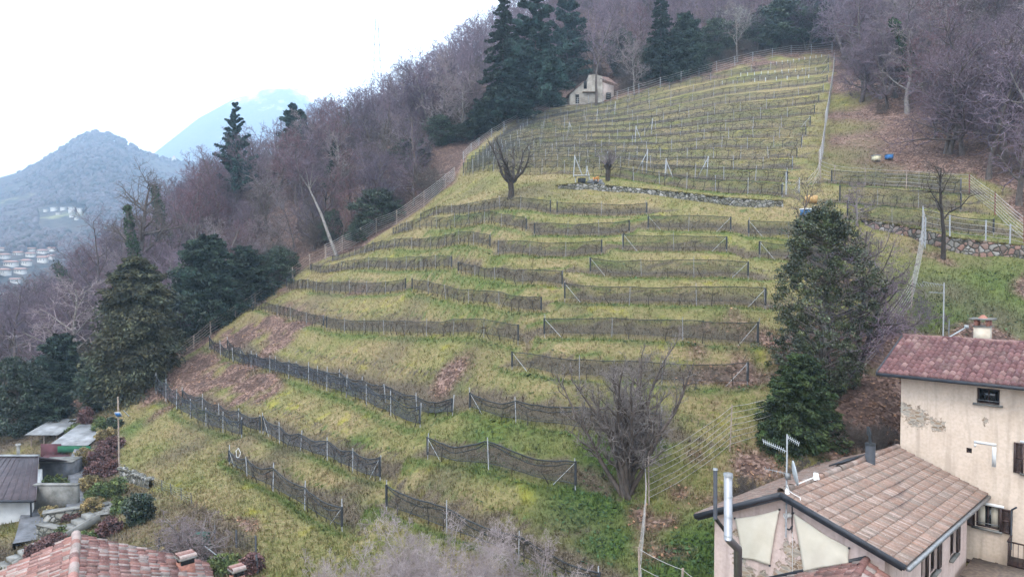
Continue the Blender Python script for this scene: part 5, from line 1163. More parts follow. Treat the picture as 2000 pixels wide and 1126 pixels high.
# cloths on the gable
def cloth(corners, label, seed):
    q = [pts_(*c)-nv*.07 for c in corners]; oo = q[0]; n = 18; V = []; rr = np.random.default_rng(seed)
    for j in range(n+1):
        for i in range(n+1):
            u, v = i/n, j/n; sagx = .10*math.sin(math.pi*u)*(1-v)*-1; p = (q[0]*(1-u)+q[1]*u)*(1-v)+(q[3]*(1-u)+q[2]*u)*v
            p = p+Zv*(-.05*math.sin(math.pi*u)*(1-v)+.03*math.sin(math.pi*u)*v)+wv*(.018*math.sin(math.pi*v)*(1-2*u))-nv*(.05*math.sin(math.pi*u)*math.sin(math.pi*v)+.022*math.sin(9*(u+v*.7)+seed)*math.sin(math.pi*u)); V.append(p-oo)
    I = np.arange((n+1)**2).reshape(n+1, n+1); Fq = np.stack([I[:-1, :-1], I[:-1, 1:], I[1:, 1:], I[1:, :-1]], -1).reshape(-1, 4)
    c = thing('wall_cloth', oo, label, 'cloth'); mo = MB().add(V, None, Fq).obj('cloth', M['cream'], c, smooth=True); sm = mo.modifiers.new('thick', 'SOLIDIFY'); sm.thickness = .008
    hk = MB()
    for k in q: hk.box(k-oo, .05, .05, .05, wv, nv, Zv)
    hk.obj('hooks', M['darkmetal'], c)
cloth([(1437, 1010), (1524, 993), (1505, 1102), (1452, 1088)], 'smaller cream cloth stretched over the left half of the pink gable', 1)
cloth([(1551, 1000), (1660, 1068), (1659, 1098), (1571, 1115)], 'larger cream cloth stretched over the right half of the pink gable', 2)
# aerial mast with dish on the ridge end
mp_ = ApN+nv*.15+wv*.12; mo = thing('tv_antenna', mp_, 'aerial mast with two aerials and a grey dish on the end of the lower ridge', 'antenna'); ht = zA(848, 21.4)-mp_[2]
MB().pole((0, 0, -1.4), (0, 0, ht), .028, 8).obj('mast', M['galv'], mo)
def yagi(base, d, L, el, n, r=.012):
    m = MB(); d = unit(np.array(d, float)); m.pole(base, base+d*L, r, 5)
    for k in range(n): c = base+d*L*(.12+.86*k/(n-1)); m.pole(c-np.array(el), c+np.array(el), r*.6, 4)
    return m
yagi(np.array([0, 0, ht-.55]), (-.95, -.05, .42), .85, (0, .05, .07), 11).obj('aerial', M['strut'], mo)
yagi(np.array([0, 0, ht-.08]), (.5, -.6, -.30), .42, (.03, .03, .06), 7).obj('aerial', M['strut'], mo)
yagi(np.array([0, 0, ht-1.25]), (-.95, -.1, .24), .75, (.10, .22, .0), 6).obj('aerial', M['galv'], mo)
MB().box((.03, 0, ht-1.33), .14, .12, .18).obj('amplifier_box', M['galv'], mo)
dm = MB(); dc = np.array([.24, -.05, ht-1.22]); dn = unit(np.array([.96, -.2, .18])); da = unit(np.cross(dn, Zv)); db = np.cross(dn, da); n1, n2 = 20, 5; V = [dc-dn*.07]
for j in range(1, n2+1):
    for i in range(n1): t = i/n1*6.283; rr_ = j/n2; V.append(dc+(da*math.cos(t)*.33+db*math.sin(t)*.40)*rr_-dn*.07*(1-rr_**2))
F3 = [[0, 1+i, 1+(i+1) % n1] for i in range(n1)]; F4 = [[1+j*n1+i, 1+j*n1+(i+1) % n1, 1+(j+1)*n1+(i+1) % n1, 1+(j+1)*n1+i] for j in range(n2-1) for i in range(n1)]
dm.add(V, F3, F4); dd = dm.obj('dish', M['strut'], mo, smooth=True); dd.modifiers.new('t', 'SOLIDIFY').thickness = .02
am = MB(); am.pole(dc-db*.0+np.array([.0, 0, -.38]), dc+dn*.62+np.array([0, 0, -.18]), .018, 6); am.pole(dc+dn*.60+np.array([0, 0, -.28]), dc+dn*.60+np.array([0, 0, -.06]), .05, 8); am.pole(dc+dn*.7+np.array([0, 0, -.28]), dc+dn*.66+np.array([0, 0, -.08]), .035, 8); am.obj('receiver_arm', M['white'], mo)
cbm = MB(); cbm.poly([(0, 0, .3), (.05, -.1, .1), (.15, -.15, .02), (.35, -.2, -.08), (.3, -.32, -.25)], .012, 5); cbm.pole((0, -.03, 0), (0, -.03, .16), .09, 8, r2=.03); cbm.obj('cable', M['white'], mo)
# steel flue and dark pipe, at the left of the gable
f0 = P(1422, 1052, 20.9); ft = P(1422, 925, 20.9); fo = thing('steel_flue', f0, 'thick shiny steel flue rising beside the pink gable', 'flue')
m = MB(); m.pole((0, 0, 0), ft-f0, .128, 20); m.obj('pipe', M['steel'], fo, smooth=False)
m = MB()
for k in range(4): z = (ft-f0)[2]*(.05+.3*k); MB().pole((0, 0, z), (0, 0, z+.035), .134, 20).obj('collar', M['galv'], fo)
m.pole(ft-f0-Zv*.05, ft-f0+Zv*.02, .142, 20); m.pole(ft-f0+Zv*.02, ft-f0+Zv*.05, .05, 10); m.obj('cap', M['galv'], fo)
e = np.array([.36, .1, -.36]); m = MB(); m.pole((0, 0, 0.02), e, .125, 20); m.pole(e+np.array([-.02, 0, .02]), e+np.array([0, 0, -2.2]), .125, 20); m.obj('elbow', M['steel'], fo)
f0 = P(1397, 1012, 21.6); ft = P(1397, 917, 21.6); fo = thing('dark_vent_pipe', f0, 'thin dark vent pipe left of the steel flue', 'pipe'); MB().pole((0, 0, 0), ft-f0, .065, 12).obj('pipe', M['darkmetal'], fo); m = MB(); m.pole((0, 0, .02), (.4, .25, -.5), .06, 10); m.obj('elbow', M['darkmetal'], fo)
MB().pole(ft-f0, ft-f0+Zv*.05, .08, 12).obj('cap', M['galv'], fo)
# dark chimney pipe with cowl on the right slope
q = ApN*.36+ApF*.64+wv*.22; q[2] -= .25; vo_ = thing('roof_vent', q, 'dark round chimney pipe with a cowl on the lower roof', 'chimney'); MB().pole((0, 0, 0), (0, 0, .92), .18, 18).obj('pipe', M['darkmetal'], vo_); m = MB(); m.pole((0, 0, .9), (0, 0, .97), .19, 18); m.pole((0, 0, .97), (-.05, 0, 1.35), .06, 8); m.pole((-.05, 0, 1.3), (-.1, 0, 1.62), .10, 8, r2=.05); m.obj('cowl', M['black'], vo_)
# roof light on the left slope (dark pane proud of the tiles)
q = ApN*.33+ApF*.67-wv*.75; q[2] -= .30; so = thing('roof_hatch', q, 'flat dark green roof hatch behind the lower ridge', 'hatch'); dS = unit(ApF-ApN); sl = unit(-wv-Zv*.48); m = MB(); m.box((0, 0, .12), 2.0, .8, .05, dS, sl, unit(np.cross(dS, sl))); m.obj('pane', M['darkmetal'], so)
# wall lamp and cable
lp = pts_(1541, 1005)-nv*.12; lo = thing('wall_lamp', lp, 'small white outdoor lamp between the two cloths', 'lamp'); m = MB(); m.pole((-.1, 0, 0), (.09, 0, .04), .085, 10); m.pole((.1, 0, .03), (.13, 0, .03), .03, 6); m.obj('shade', M['white'], lo); m = MB(); m.pole((.14, 0, .6), (.16, .02, -.55), .02, 6); m.poly([(.16, .0, -.3), (.05, -.05, -.42), (-.05, -.05, -.38), (-.08, -.05, -.28)], .025, 6); m.obj('bracket', M['darkmetal'], lo); MB().poly([(.16, -.02, -.5), (.17, -.02, -2.2)], .008, 5).obj('cable', M['white'], lo)
# small porch roof at the bottom
pr0 = pts_(1545, 1128); pr1 = pts_(1700, 1092); oo = thing('porch_roof', pr0, 'small tiled porch roof under the right cloth at the bottom edge', 'roof'); oq = pr0
hr = pr1+wv*.0; a = pr1-nv*.0; b = a-nv*3.; b[2] -= .55; eL = pr0-wv*.7; eL[2] -= .3; eLn = eL-nv*3.; rfm = MB(); 
hip = pts_(1693, 1092)-nv*.05; tile_roof(rfm, eLn-oq, eL-oq, hip-oq, hip-nv*2.6-Zv*.5-oq, .2, .36, .045, PAL_COPPI, 21); er = hip+wv*1.6-Zv*.75; tile_roof(rfm, er-oq, er-nv*2.6-Zv*.4-oq, hip-nv*2.6-Zv*.5-oq, hip-oq, .2, .36, .045, PAL_COPPI, 22); ridge_tiles(rfm, hip-nv*2.6-Zv*.5-oq, hip-oq, .11, .4, PAL_COPPI)
rfm.obj('roof', TM, oo)
m = MB(); dd_ = hip-eL; m.box((hip+eL)/2-oq+Zv*.07, np.linalg.norm(dd_), .05, .12, unit(dd_), nv, unit(np.cross(unit(dd_), nv))); m.obj('flashing', M['darkmetal'], oo)
# ------------------------------------------------------------------ the roof at the bottom left
Pk = P(150, 1045, 24.); rd = unit(np.array([2., -3.3, 0])); sd_ = np.array([-rd[1], rd[0], 0]); sd_ = sd_ if sd_[0] > 0 else -sd_
o = thing('tiled_house', Pk-Zv*4, 'old house with a patchy red and pink tiled roof at the bottom left corner', 'house'); O = np.array(o.location)
RE = Pk+sd_*4.25; RE[2] = zA(1106, RE[1]); LE = Pk-sd_*3.6; LE[2] = Pk[2]-1.35; ln = 9.
rf = MB(); tile_roof(rf, RE+rd*ln-O, RE-O, Pk-O, Pk+rd*ln-O, .17, .34, .075, PAL_COPPI, 31, jit=.12, lift=.05); tile_roof(rf, LE-O, LE+rd*ln-O, Pk+rd*ln-O, Pk-O, .17, .34, .075, PAL_COPPI, 32, jit=.12, lift=.05); ridge_tiles(rf, Pk-O+Zv*.04, Pk+rd*ln-O+Zv*.04, .14, .42, PAL_COPPI, 6)
rf3 = rf.obj('roof', TM, o); m = MB(); slab(m, [RE-O, RE+rd*ln-O, Pk+rd*ln-O, Pk-O], .12); slab(m, [LE-O, LE+rd*ln-O, Pk+rd*ln-O, Pk-O], .12); m.obj('eaves_boards', M['darkwood'], o)
m = MB(); e = .4
for (a, b) in ((Pk-sd_*3.2, Pk+sd_*3.8),):
    for off_ in (e, ln): 
        a2, b2, t2 = a+rd*off_, b+rd*off_, Pk+rd*off_; a2[2] = b2[2] = -14.5; a3 = a2.copy(); b3 = b2.copy(); a3[2] = LE[2]; b3[2] = RE[2]; t3 = t2.copy(); t3[2] -= .2; m.add([a2-O, b2-O, b3-O, t3-O, a3-O], None, [[0, 1, 2, 4]], None); m.add([b3-O, t3-O, a3-O], [[0, 1, 2]])
for sgn, zz in ((-3.2, LE[2]), (3.8, RE[2])): a = Pk+sd_*sgn+rd*e; b = Pk+sd_*sgn+rd*ln; m.add([[*a[:2], -14.5]-O, [*b[:2], -14.5]-O, [*b[:2], zz]-O, [*a[:2], zz]-O], None, [[0, 1, 2, 3]])
m.obj('wall', M['render_cream'], o)
def small_chimney(par, O, c, label=None, w=.55, h=.5):
    m = MB(); m.box(c-O+Zv*(-.1), w, w, h+.4, wv, nv, Zv); b = m.obj('chimney', M['brick'], par)
    m = MB()
    for a in (-1, 1): m.box(c-O+Zv*(h/2+.2)+wv*a*w*.38, w*.2, w*.9, .18, wv, nv, Zv)
    m.obj('chimney_opening', M['black'], b); m = MB(); m.box(c-O+Zv*(h/2+.32), w*1.25, w*1.25, .05, wv, nv, Zv); m.obj('slab', M['concrete'], b)
    m = MB()
    for k in range(3): a = c-O+Zv*(h/2+.37)+wv*(k-1)*w*.38; m.tubes([a-nv*w*.6], [a+nv*w*.6], .11, .09, 8, col=np.array([PAL_COPPI[k+1]]))
    m.obj('cap_tiles', TM, b)
qq = P(363, 1112, 24.6); small_chimney(rf3, O, qq, w=.5, h=.35)
q = P(463, 1122, 25.5); cs = thing('garden_chimney', q-Zv*1.2, 'small square masonry chimney with curved cap tiles at the bottom edge', 'chimney'); small_chimney(cs, np.array(cs.location), q-Zv*.25, w=.42, h=.3); m = MB(); m.box(Zv*.2, .5, .5, 1.6, wv, nv, Zv); m.obj('base', M['render_cream'], cs)
# ------------------------------------------------------------------ garden at the left: white house, shed, path, walls, shrubs
# white house: right gable end visible, dark slate roof
o = thing('white_house', P(20, 1070, 40)-Zv*1, 'white plastered house with a dark metal sheet roof cut by the left edge', 'house'); O = np.array(o.location)
z_ea = zA(972, 40); xr = (50-1000)/F*40; WX0 = xr-9; m = MB(); zb_, zt_ = z_ea-5.3, z_ea-.15; qs = [(WX0, 40.1), (xr, 40.1), (-31.9, 46.0), (WX0, 46.0)]; m.hexa([np.array([x, y, zb_])-O for x, y in qs]+[np.array([x, y, zt_])-O for x, y in qs]); m.obj('wall', M['white'], o)
e0 = np.array([WX0-.5, 39.3, z_ea+.02]); e1 = np.array([xr+.7, 39.5, z_ea-.05]); r1 = P(76, 890, 45.5); r0 = r1.copy(); r0[0] = WX0-.5; bk0 = r0+np.array([0, 4, -1.5]); bk1 = r1+np.array([0, 4, -1.5])
m = MB(); slab(m, [e0-O, e1-O, r1-O, r0-O], .12); slab(m, [bk0-O, bk1-O, r1-O, r0-O], .12)
for k in range(22):
    t = k/21; a = e0*(1-t)+e1*t; b = r0*(1-t)+r1*t; dn_ = unit(b-a); m.box((a+b)/2-O+Zv*.03, np.linalg.norm(b-a), .04, .05, dn_, unit(np.cross(Zv, dn_)), unit(np.cross(dn_, np.cross(Zv, dn_))))
m.obj('roof', mat('dark_sheet_roof', (.085, .065, .072), (.05, .04, .046), 2, rough=.55), o)
m = MB(); m.box((e0+e1)/2-O-np.array([0, .08, .06]), np.linalg.norm(e1-e0), .12, .12); m.pole(np.array([xr+.12, 39.9, z_ea])-O, np.array([xr+.12, 39.9, z_ea-3.6])-O, .05, 8); m.obj('gutter', M['darkmetal'], o)
m = MB(); m.box((r0+r1)/2-O+Zv*.04, np.linalg.norm(r1-r0), .3, .08); m.obj('ridge_cap', M['tin'], o)
m = MB(); m.pole(P(36, 886, 45.5)-O, P(36, 868, 45.5)-O, .10, 8); m.pole(P(36, 869, 45.5)-O, P(36, 866, 45.5)-O, .17, 8); m.obj('chimney', M['concrete'], o)
# sheds with pale sheet roofs
def shed(px0, px1, pyb, pyt, D, dep, label, wallm, rooft, tilt=.12, open_=False, over=.3):
    a = P(px0, pyb, D); b = P(px1, pyb, D); h = (pyb-pyt)*D/F; o = thing('garden_shed', a, label, 'shed'); w = b[0]-a[0]
    if open_:
        for q in ((.05, .05), (w-.05, .05), (.05, dep-.05), (w-.05, dep-.05), (w/2, .05)): MB().pole((q[0], q[1], -1.5), (q[0], q[1], h), .05, 6).obj('post', M['wood'], o)
    else: MB().box((w/2, dep/2, h/2-.7), w, dep, h+1.4).obj('wall', M[wallm], o); MB().box((w*.5, -.02, h*.3), .8, .04, h*.75).obj('door', M['darkwood'], o)
    m = MB(); n = int(w/.09); V = []; 
    for i in range(n*2+1):
        x = -over+(w+2*over)*i/(n*2); z = h+.06+(.025 if i % 2 else 0)
        for y, zz in ((-over, 0), (dep+over, dep*tilt)): V.append((x, y, z+zz))
    I = np.arange(len(V)).reshape(-1, 2); Fq = np.stack([I[:-1, 0], I[1:, 0], I[1:, 1], I[:-1, 1]], 1); m.add(V, None, Fq); r = m.obj('roof', M[rooft], o); r.modifiers.new('t', 'SOLIDIFY').thickness = .04; return o
shed(108, 170, 915, 868, 54, 3.2, 'shed with a green band and a maroon awning below the pale sheet roof', 'concrete', 'tin', tilt=.25)
sh = shed(60, 112, 885, 848, 58, 3.0, 'open lean to with a pale sheet roof left of the shed', 'white', 'tin', tilt=.2, open_=True)
a = P(103, 868, 53.5); g = thing('shed_front', a, 'green board over a maroon sheet awning on the front of the shed', 'awning'); MB().box((1.7, 0, -.35), 2.6, .06, .5).obj('green_board', M['green'], g); m = MB(); m.box((.9, -.5, -.95), 3.0, 1.1, .04, (1, 0, 0), unit(np.array([0, 1, .35])), unit(np.array([0, -.35, 1]))); m.obj('awning', M['maroon'], g); MB().box((-.2, .1, -.6), 1.6, .06, 1.3).obj('maroon_panel', M['maroon'], g)
# terraces retaining wall, balcony, path, steps
def onground_strip(line, w, name, label, m, lift=.03, kind='structure'):
    V = []
    pts = [hit(*q) for q in line]; pts = [p for p in pts if p is not None]
    P_ = np.array(pts); P2 = []
    for a, b in zip(P_[:-1], P_[1:]):
        for t in np.linspace(0, 1, 12, endpoint=False): P2.append(a*(1-t)+b*t)
    P2.append(P_[-1]); P2 = np.array(P2); d = np.gradient(P2[:, :2], axis=0); d = d/np.linalg.norm(d, axis=1, keepdims=True); nrm = np.stack([-d[:, 1], d[:, 0]], 1)
    for k in (-1, -.33, .33, 1): q = P2[:, :2]+nrm*w/2*k; z = height(P2[:, 0], P2[:, 1]); V.append(np.stack([q[:, 0], q[:, 1], z+lift+.12], 1))
    low = [v-np.array([0, 0, .6]) for v in (V[0], V[-1])]; V = [low[0]]+V+[low[1]]
    n = len(P2); K2 = len(V); V = np.stack(V, 0).reshape(-1, 3); I = np.arange(K2*n).reshape(K2, n); Fq = np.stack([I[:-1, :-1], I[:-1, 1:], I[1:, 1:], I[1:, :-1]], -1).reshape(-1, 4)
    o = MB().add(V, None, Fq).obj(name, m); o['label'] = label; o['kind'] = kind; return o
onground_strip([(152,1000),(150,960),(152,925),(156,890),(165,868)], 1.1, 'path', 'slate path between the garden shrubs', M['slate'])
onground_strip([(60,1060),(72,1010),(80,965),(86,930)], 1.6, 'driveway', 'grey paved lane beside the white house', M['slate'])
onground_strip([(195,1010),(205,985)], 1.3, 'concrete_slab', 'grey concrete slab on the garden slope', M['concrete'])
# steps at the lower left
st0 = hit(8, 1105); so = thing('garden_steps', st0, 'concrete garden steps climbing beside the white house', 'steps'); stp = MB()
for k in range(9): stp.box((.28*k, .42*k, .16*k-.1), 1.0, .45, .4, unit(np.array([.8, -.5, 0])), unit(np.array([.5, .8, 0])), Zv)
stp.obj('treads', M['concrete'], so); m = MB(); m.box((1.75, 1.5, .7), .14, 4.3, .4, unit(np.array([.8, -.5, 0])), unit(np.array([.5, .8, .27])), unit(np.array([-.13, -.2, 1]))); m.obj('parapet', M['concrete'], so)
def block(px, py, D, sx, sy, sz, name, label, cat, m, rz=0):
    p = hit(px, py) if D is None else P(px, py, D); o = thing(name, p, label, cat); u = np.array([math.cos(rz), math.sin(rz), 0]); v = np.array([-math.sin(rz), math.cos(rz), 0]); MB().box((0, 0, sz/2-.25), sx, sy, sz+.5, u, v).obj('body', m, o); MB().box((0, 0, sz+.03), sx+.08, sy+.08, .06, u, v).obj('coping', M['concrete'], o); return o
block(112, 990, None, 2.6, .3, 1.4, 'retaining_wall', 'grey retaining wall with shrubs growing against it beside the lane', 'wall', M['concrete'], .0)
block(120, 930, None, 2.2, 1.4, 1.2, 'terrace_block', 'dark concrete terrace in front of the garden shed', 'terrace', M['slate'], .1)
strand_fence([(88,915,16),(115,912,16),(145,905,16)], 'pale railing along the shed terrace', 2, name='terrace_railing', sr=.03, pr=.04, pm='strut', sm='strut')
strand_fence([(268,1100,36),(310,1085,36),(360,1065,34),(420,1055,30)], 'thin dark fence in front of the reddish garden tree', 3, name='garden_fence', sr=.012, pr=.03, pm='darkmetal', sm='darkmetal')
block(150, 1008, None, 3.2, .5, .5, 'bed_edging', 'low stone edging of the garden bed', 'edging', ST1, .5)
block(100, 1045, None, 1.8, .4, .5, 'bed_edging', 'short mossy stone edging nearest the steps', 'edging', ST1, -.4)
# green bin, wood scraps
bp = hit(393, 1078); bo = thing('compost_bin', bp, 'dark green compost bin under the reddish garden tree', 'bin'); m = MB(); m.hexa([(-.35, -.3, -.1), (.35, -.3, -.1), (.35, .3, -.1), (-.35, .3, -.1), (-.28, -.25, .75), (.28, -.25, .75), (.28, .25, .75), (-.28, .25, .75)]); m.obj('body', M['binmat'], bo); MB().box((0, 0, .8), .62, .56, .08).obj('lid', M['binmat'], bo)
MB().box((.5, -.5, .4), 1.5, .05, .04, unit(np.array([.8, -.3, -.4]))).obj('plank', M['strut'], thing('loose_planks', bp+np.array([.3, -.3, 0]), 'pale planks lying against the compost bin', 'planks'))
gf = hit(490, 1085); strand_fence([(462,1068,34),(500,1085,40),(505,1120,40)], 'dark green mesh fence right of the compost bin', 10, name='mesh_fence', sr=.008, pm='darkmetal', sm='netline')
# shrubs
def shrub(px, py, hpx, wpx, label, m, seed, size=.06, D=None):
    p = hit(px, py) if D is None else P(px, py, D); s = p[1]/F; r = np.random.default_rng(seed); H = hpx*s; Wd = wpx*s; n = int(60+Wd*H*45); C = unit(r.normal(0, 1, (n, 3)))*(r.random((n, 1))**.4)*np.array([Wd/2, Wd/2, H*.55]); C[:, 2] = np.abs(C[:, 2]+H*.35); C *= 1+.12*np.sin(C[:, :1]*5+seed)
    o = thing('garden_shrub', p, label, 'shrub'); lf = MB(); leafcloud(lf, C, 38, size, .16+.05*H, r); lf.obj('foliage', M[m], o); w = MB(); k = r.choice(n, min(n, 30), False); w.tubes(np.zeros((len(k), 3)), C[k], .02, .008, 3); w.obj('stems', M['vine'], o)
SHR = [(270,1022,72,52,'dark glossy camellia shrub below the vineyard corner','leaf'),(226,968,42,36,'dark green shrub beside the garden wall corner','shrubgreen'),(190,978,38,44,'yellow green rounded shrub right of the slate path','shrubgreen'),(215,1042,34,44,'dark red low shrub beside the concrete slab','heather'),
 (178,955,30,40,'brown heath shrub right of the slate path','ochre'),(172,905,34,44,'ochre shrub at the upper end of the path','ochre'),(200,905,34,50,'red brown heath shrub in the middle of the slope','heather'),(218,880,34,40,'dark reddish heath shrub below the solar lamp','heather'),(185,930,30,40,'purple brown heath shrub above the path','heather'),
 (215,925,30,36,'russet low shrub by the vineyard pole','heather'),(170,828,34,30,'conical dark red shrub above the shed','heather'),(200,838,26,36,'green shrub above the shed','shrubgreen'),(225,835,24,26,'dark green shrub by the foot of the pole','leaf'),(150,845,20,34,'dull green shrub behind the sheet roof','shrubgreen'),
 (80,1085,30,60,'dark red shrub beside the garden steps','heather'),(100,1070,30,50,'purple shrub above the steps','heather'),(120,1050,20,40,'yellow green low shrub at the bed edge','shrubgreen'),(105,955,30,46,'grey green shrub against the retaining wall','shrubgreen'),(120,985,18,26,'small bright green shrub by the retaining wall','shrubgreen'),
 (95,1005,20,30,'small brown shrub below the retaining wall','ochre'),(140,1010,16,50,'low red leaved hedge at the end of the path','heather'),(180,1002,36,36,'thin brown shrub beside the slab','ochre'),(235,1000,30,34,'small olive shrub left of the camellia','shrubgreen'),(170,1060,22,44,'pale green low shrub in the bed','shrubgreen'),
 (210,858,26,40,'ochre heath shrub near the top of the garden','ochre'),(440,1112,30,60,'bright green low shrub near the bottom chimney','shrubgreen'),(490,1115,40,40,'dark bramble shrub by the mesh fence','heather'),(330,1090,26,50,'dry brown bush under the garden tree','ochre')]
for k, a in enumerate(SHR): shrub(*a, 300+k)
# pole with solar lamp at the vineyard corner
pq = hit(233, 920); po = thing('lamp_pole', pq, 'thin dark pole with a small solar lamp at the lower left corner of the vineyard', 'pole'); hh = 148*pq[1]/F; MB().pole((0, 0, -.3), (0, 0, hh), .05, 8).obj('pole', M['wood'], po); m = MB(); m.box((.12, -.2, hh*.77), .42, .05, .42, (1, 0, 0), unit(np.array([0, 1, .7])), unit(np.array([0, -.7, 1]))); m.obj('solar_panel', M['strut'], po); MB().box((.12, -.232, hh*.77-.005), .32, .05, .32, (1, 0, 0), unit(np.array([0, 1, .7])), unit(np.array([0, -.7, 1]))).obj('cell', M['blue'], po); MB().pole((.35, 0, hh*.82), (.75, 0, hh*.74), .03, 5).obj('arm', M['strut'], po)
# white wire frame on the grass
q = hit(466, 893); fo = thing('garden_ornament', q, 'small white bent wire frame standing on the grass above the lowest left net row', 'wire frame'); MB().poly([(-.12, 0, 0), (-.16, 0, .45), (0, 0, .62), (.14, 0, .3), (.05, 0, .05), (-.12, 0, 0)], .022, 6).obj('frame', M['white'], fo)
# beehives, barrel, cart by the wall
def hive(px, py, label, m, s=.62, D=None, rz=.2):
    p = hit(px, py); o = thing('beehive', p, label, 'beehive', rz=rz); MB().box((0, 0, s*.55), s, s*.9, s*.7).obj('body', M[m], o); MB().box((0, 0, s*.97), s*1.12, s*1.02, s*.12).obj('lid', M['bluelid'] if m == 'blue' and px < 1600 else M['tin'], o); MB().box((0, -s*.48, s*.28), s*.6, s*.1, s*.05).obj('landing_board', M['wood'], o)
    for a in (-1, 1):
        for b in (-1, 1): MB().box((a*s*.4, b*s*.35, s*.07), .06, .06, s*.3).obj('leg', M['wood'], o)
hive(1574, 424, 'blue beehive with a white lid at the top of the holly tree', 'blue', .7); hive(1711, 316, 'cream beehive on the slope at the right', 'hivecream', .66, rz=.1); hive(1736, 313, 'blue beehive beside the cream one on the slope', 'blue', .62, rz=-.1)
p = hit(1584, 397); bo = thing('oil_barrel', p, 'yellow oil barrel lying on its side near the end of the stone wall', 'barrel'); m = MB(); ax_ = unit(np.array([1, -.45, -.1])); c0 = np.array([0, 0, .36])-ax_*.5
m.pole(c0, c0+ax_*1.0, .35, 20); m.obj('body', M['yellow'], bo); m = MB()
for t in (0.0, .33, .66, .96): m.pole(c0+ax_*t, c0+ax_*(t+.04), .368, 20)
m.obj('rings', M['yellow'], bo); MB().pole(c0+ax_*1.0, c0+ax_*1.012, .34, 20).obj('end', M['rust'], bo)
p = hit(1140, 362); o = thing('garden_table', p, 'small white table with a black crate under it on the old terrace', 'table'); MB().box((-.2, 0, 1.), 1.6, .7, .05).obj('tabletop', M['white'], o)
for a in (-.85, .45): MB().pole((a, 0, 0), (a, 0, 1.), .04, 5).obj('leg', M['post'], o)
p2 = hit(1136, 362); MB().box((0, -.1, .35), .75, .6, .75).obj('body', M['black'], thing('black_crate', p2, 'black crate under the white table', 'crate'))
p3 = hit(1160, 362); o = thing('tarp_heap', p3, 'heap of tarpaulin with an orange sack by the pale stakes', 'tarp'); r = np.random.default_rng(9); C = r.normal(0, .35, (40, 3)); C[:, 2] = np.abs(C[:, 2])*.6; lf = MB(); leafcloud(lf, C, 10, .2, .2, r); lf.obj('tarp', M['tin'], o); C2 = C[:8]*.5+np.array([.2, -.3, .45]); lf = MB(); leafcloud(lf, C2, 12, .2, .15, r); lf.obj('sack', M['orange'], o)
p4 = hit(1147, 360)
for k, (x, l) in enumerate(((1142, 'pale stake leaning left by the white table'), (1156, 'pale stake leaning right by the white table'))): p = hit(x, 362+k); MB().pole((0, 0, -.2), ((.25 if k == 0 else -.55), 0, 2.0), .045, 6).obj('stake', M['post'], thing('leaning_stake', p, l, 'stake'))
# A-shaped end frames in the upper vineyard
for k, (x, y, h, lab) in enumerate([(1120,345,42,'pale A shaped post pair left of the white table'),(1262,340,48,'pale A shaped post pair above the stone wall'),(1298,350,40,'leaning pale post pair right of the A shaped one'),(1380,345,40,'slim pale post pair above the middle of the stone wall'),(1240,280,34,'pale braced post in the middle of the upper vineyard'),(1272,262,30,'dark braced post in the middle of the upper vineyard'),(1110,262,24,'leaning pale posts left of the middle of the upper vineyard'),(1200,225,26,'dark slanted post below the hut'),(1165,240,26,'dark slanted brace left of the yellow grass patch')]):
    p = hit(x, y); H = h*p[1]/F; o = thing('braced_post', p, lab, 'post'); MB().pole((0, 0, -.2), (.15, 0, H), .055, 6).obj('post', M['post'], o); MB().pole((H*.45*(1 if k % 2 == 0 else -1), 0, -.1), (.15, 0, H*.92), .045, 5).obj('brace', M['post' if k not in (5, 7, 8) else 'netline'], o)
# ------------------------------------------------------------------ the ruined stone hut
hd = hit(1150, 203); D = hd[1]; s = D/F; ox, oy, oz = hd
o = thing('stone_hut', hd, 'small weathered pale stone hut with a rusty tiled roof above the vineyard', 'hut'); X = lambda px: (px-1150)*s*1.0
Y0 = 0; ht1 = 50*s
PLH = mat('hut_plaster', (.40, .37, .32), (.20, .175, .15), .9, bump=.3)
m = MB(); front = [(1113, 202, 0), (1176, 202, 0), (1176, 150, 0), (1162, 146, 0), (1149, 148, 0), (1149, 160, 0), (1138, 163, 0), (1113, 185, 0)]
V = [np.array([X(px), 0, (203-py)*s-.3*(py > 200)]) for px, py, _ in front]; V2 = [v+np.array([0, 5., 0]) for v in V]; n = len(V)
bmv = bpy.data.meshes.new('wall'); bmv.from_pydata([tuple(v) for v in V+V2], [], [list(range(n))[::-1]]+[[i, (i+1) % n, (i+1) % n+n, i+n] for i in range(n)]+[list(range(n, 2*n))]); bmv.materials.append(PLH); wobj = bpy.data.objects.new('wall', bmv); COL.objects.link(wobj); wobj.parent = o
m = MB(); a = np.array([X(1176), .3, -.5]); b = np.array([X(1202), 2.2, -.2]); hgt = (203-160)*s; m.hexa([a, b, b+np.array([-1, 4, 0]), a+np.array([-1, 4, 0]), a+Zv*(hgt+.5), b+Zv*(hgt), b+np.array([-1, 4, hgt]), a+np.array([-1, 4, hgt+.5])]); m.obj('side_wall', mat('hut_side', (.36, .30, .27), (.24, .2, .18), 1.2, bump=.4), o)
rm = MB(); e0 = np.array([X(1172), -.2, (203-155)*s]); e1 = np.array([X(1210), 2.3, (203-160)*s]); r0 = np.array([X(1164), 3.2, (203-146)*s+.75]); r1 = np.array([X(1196), 5.4, (203-150)*s+1.2]); tile_roof(rm, e0, e1, r1, r0, .28, .45, .09, [(.22, .13, .11), (.28, .18, .15), (.18, .11, .10), (.25, .20, .18)], 41)
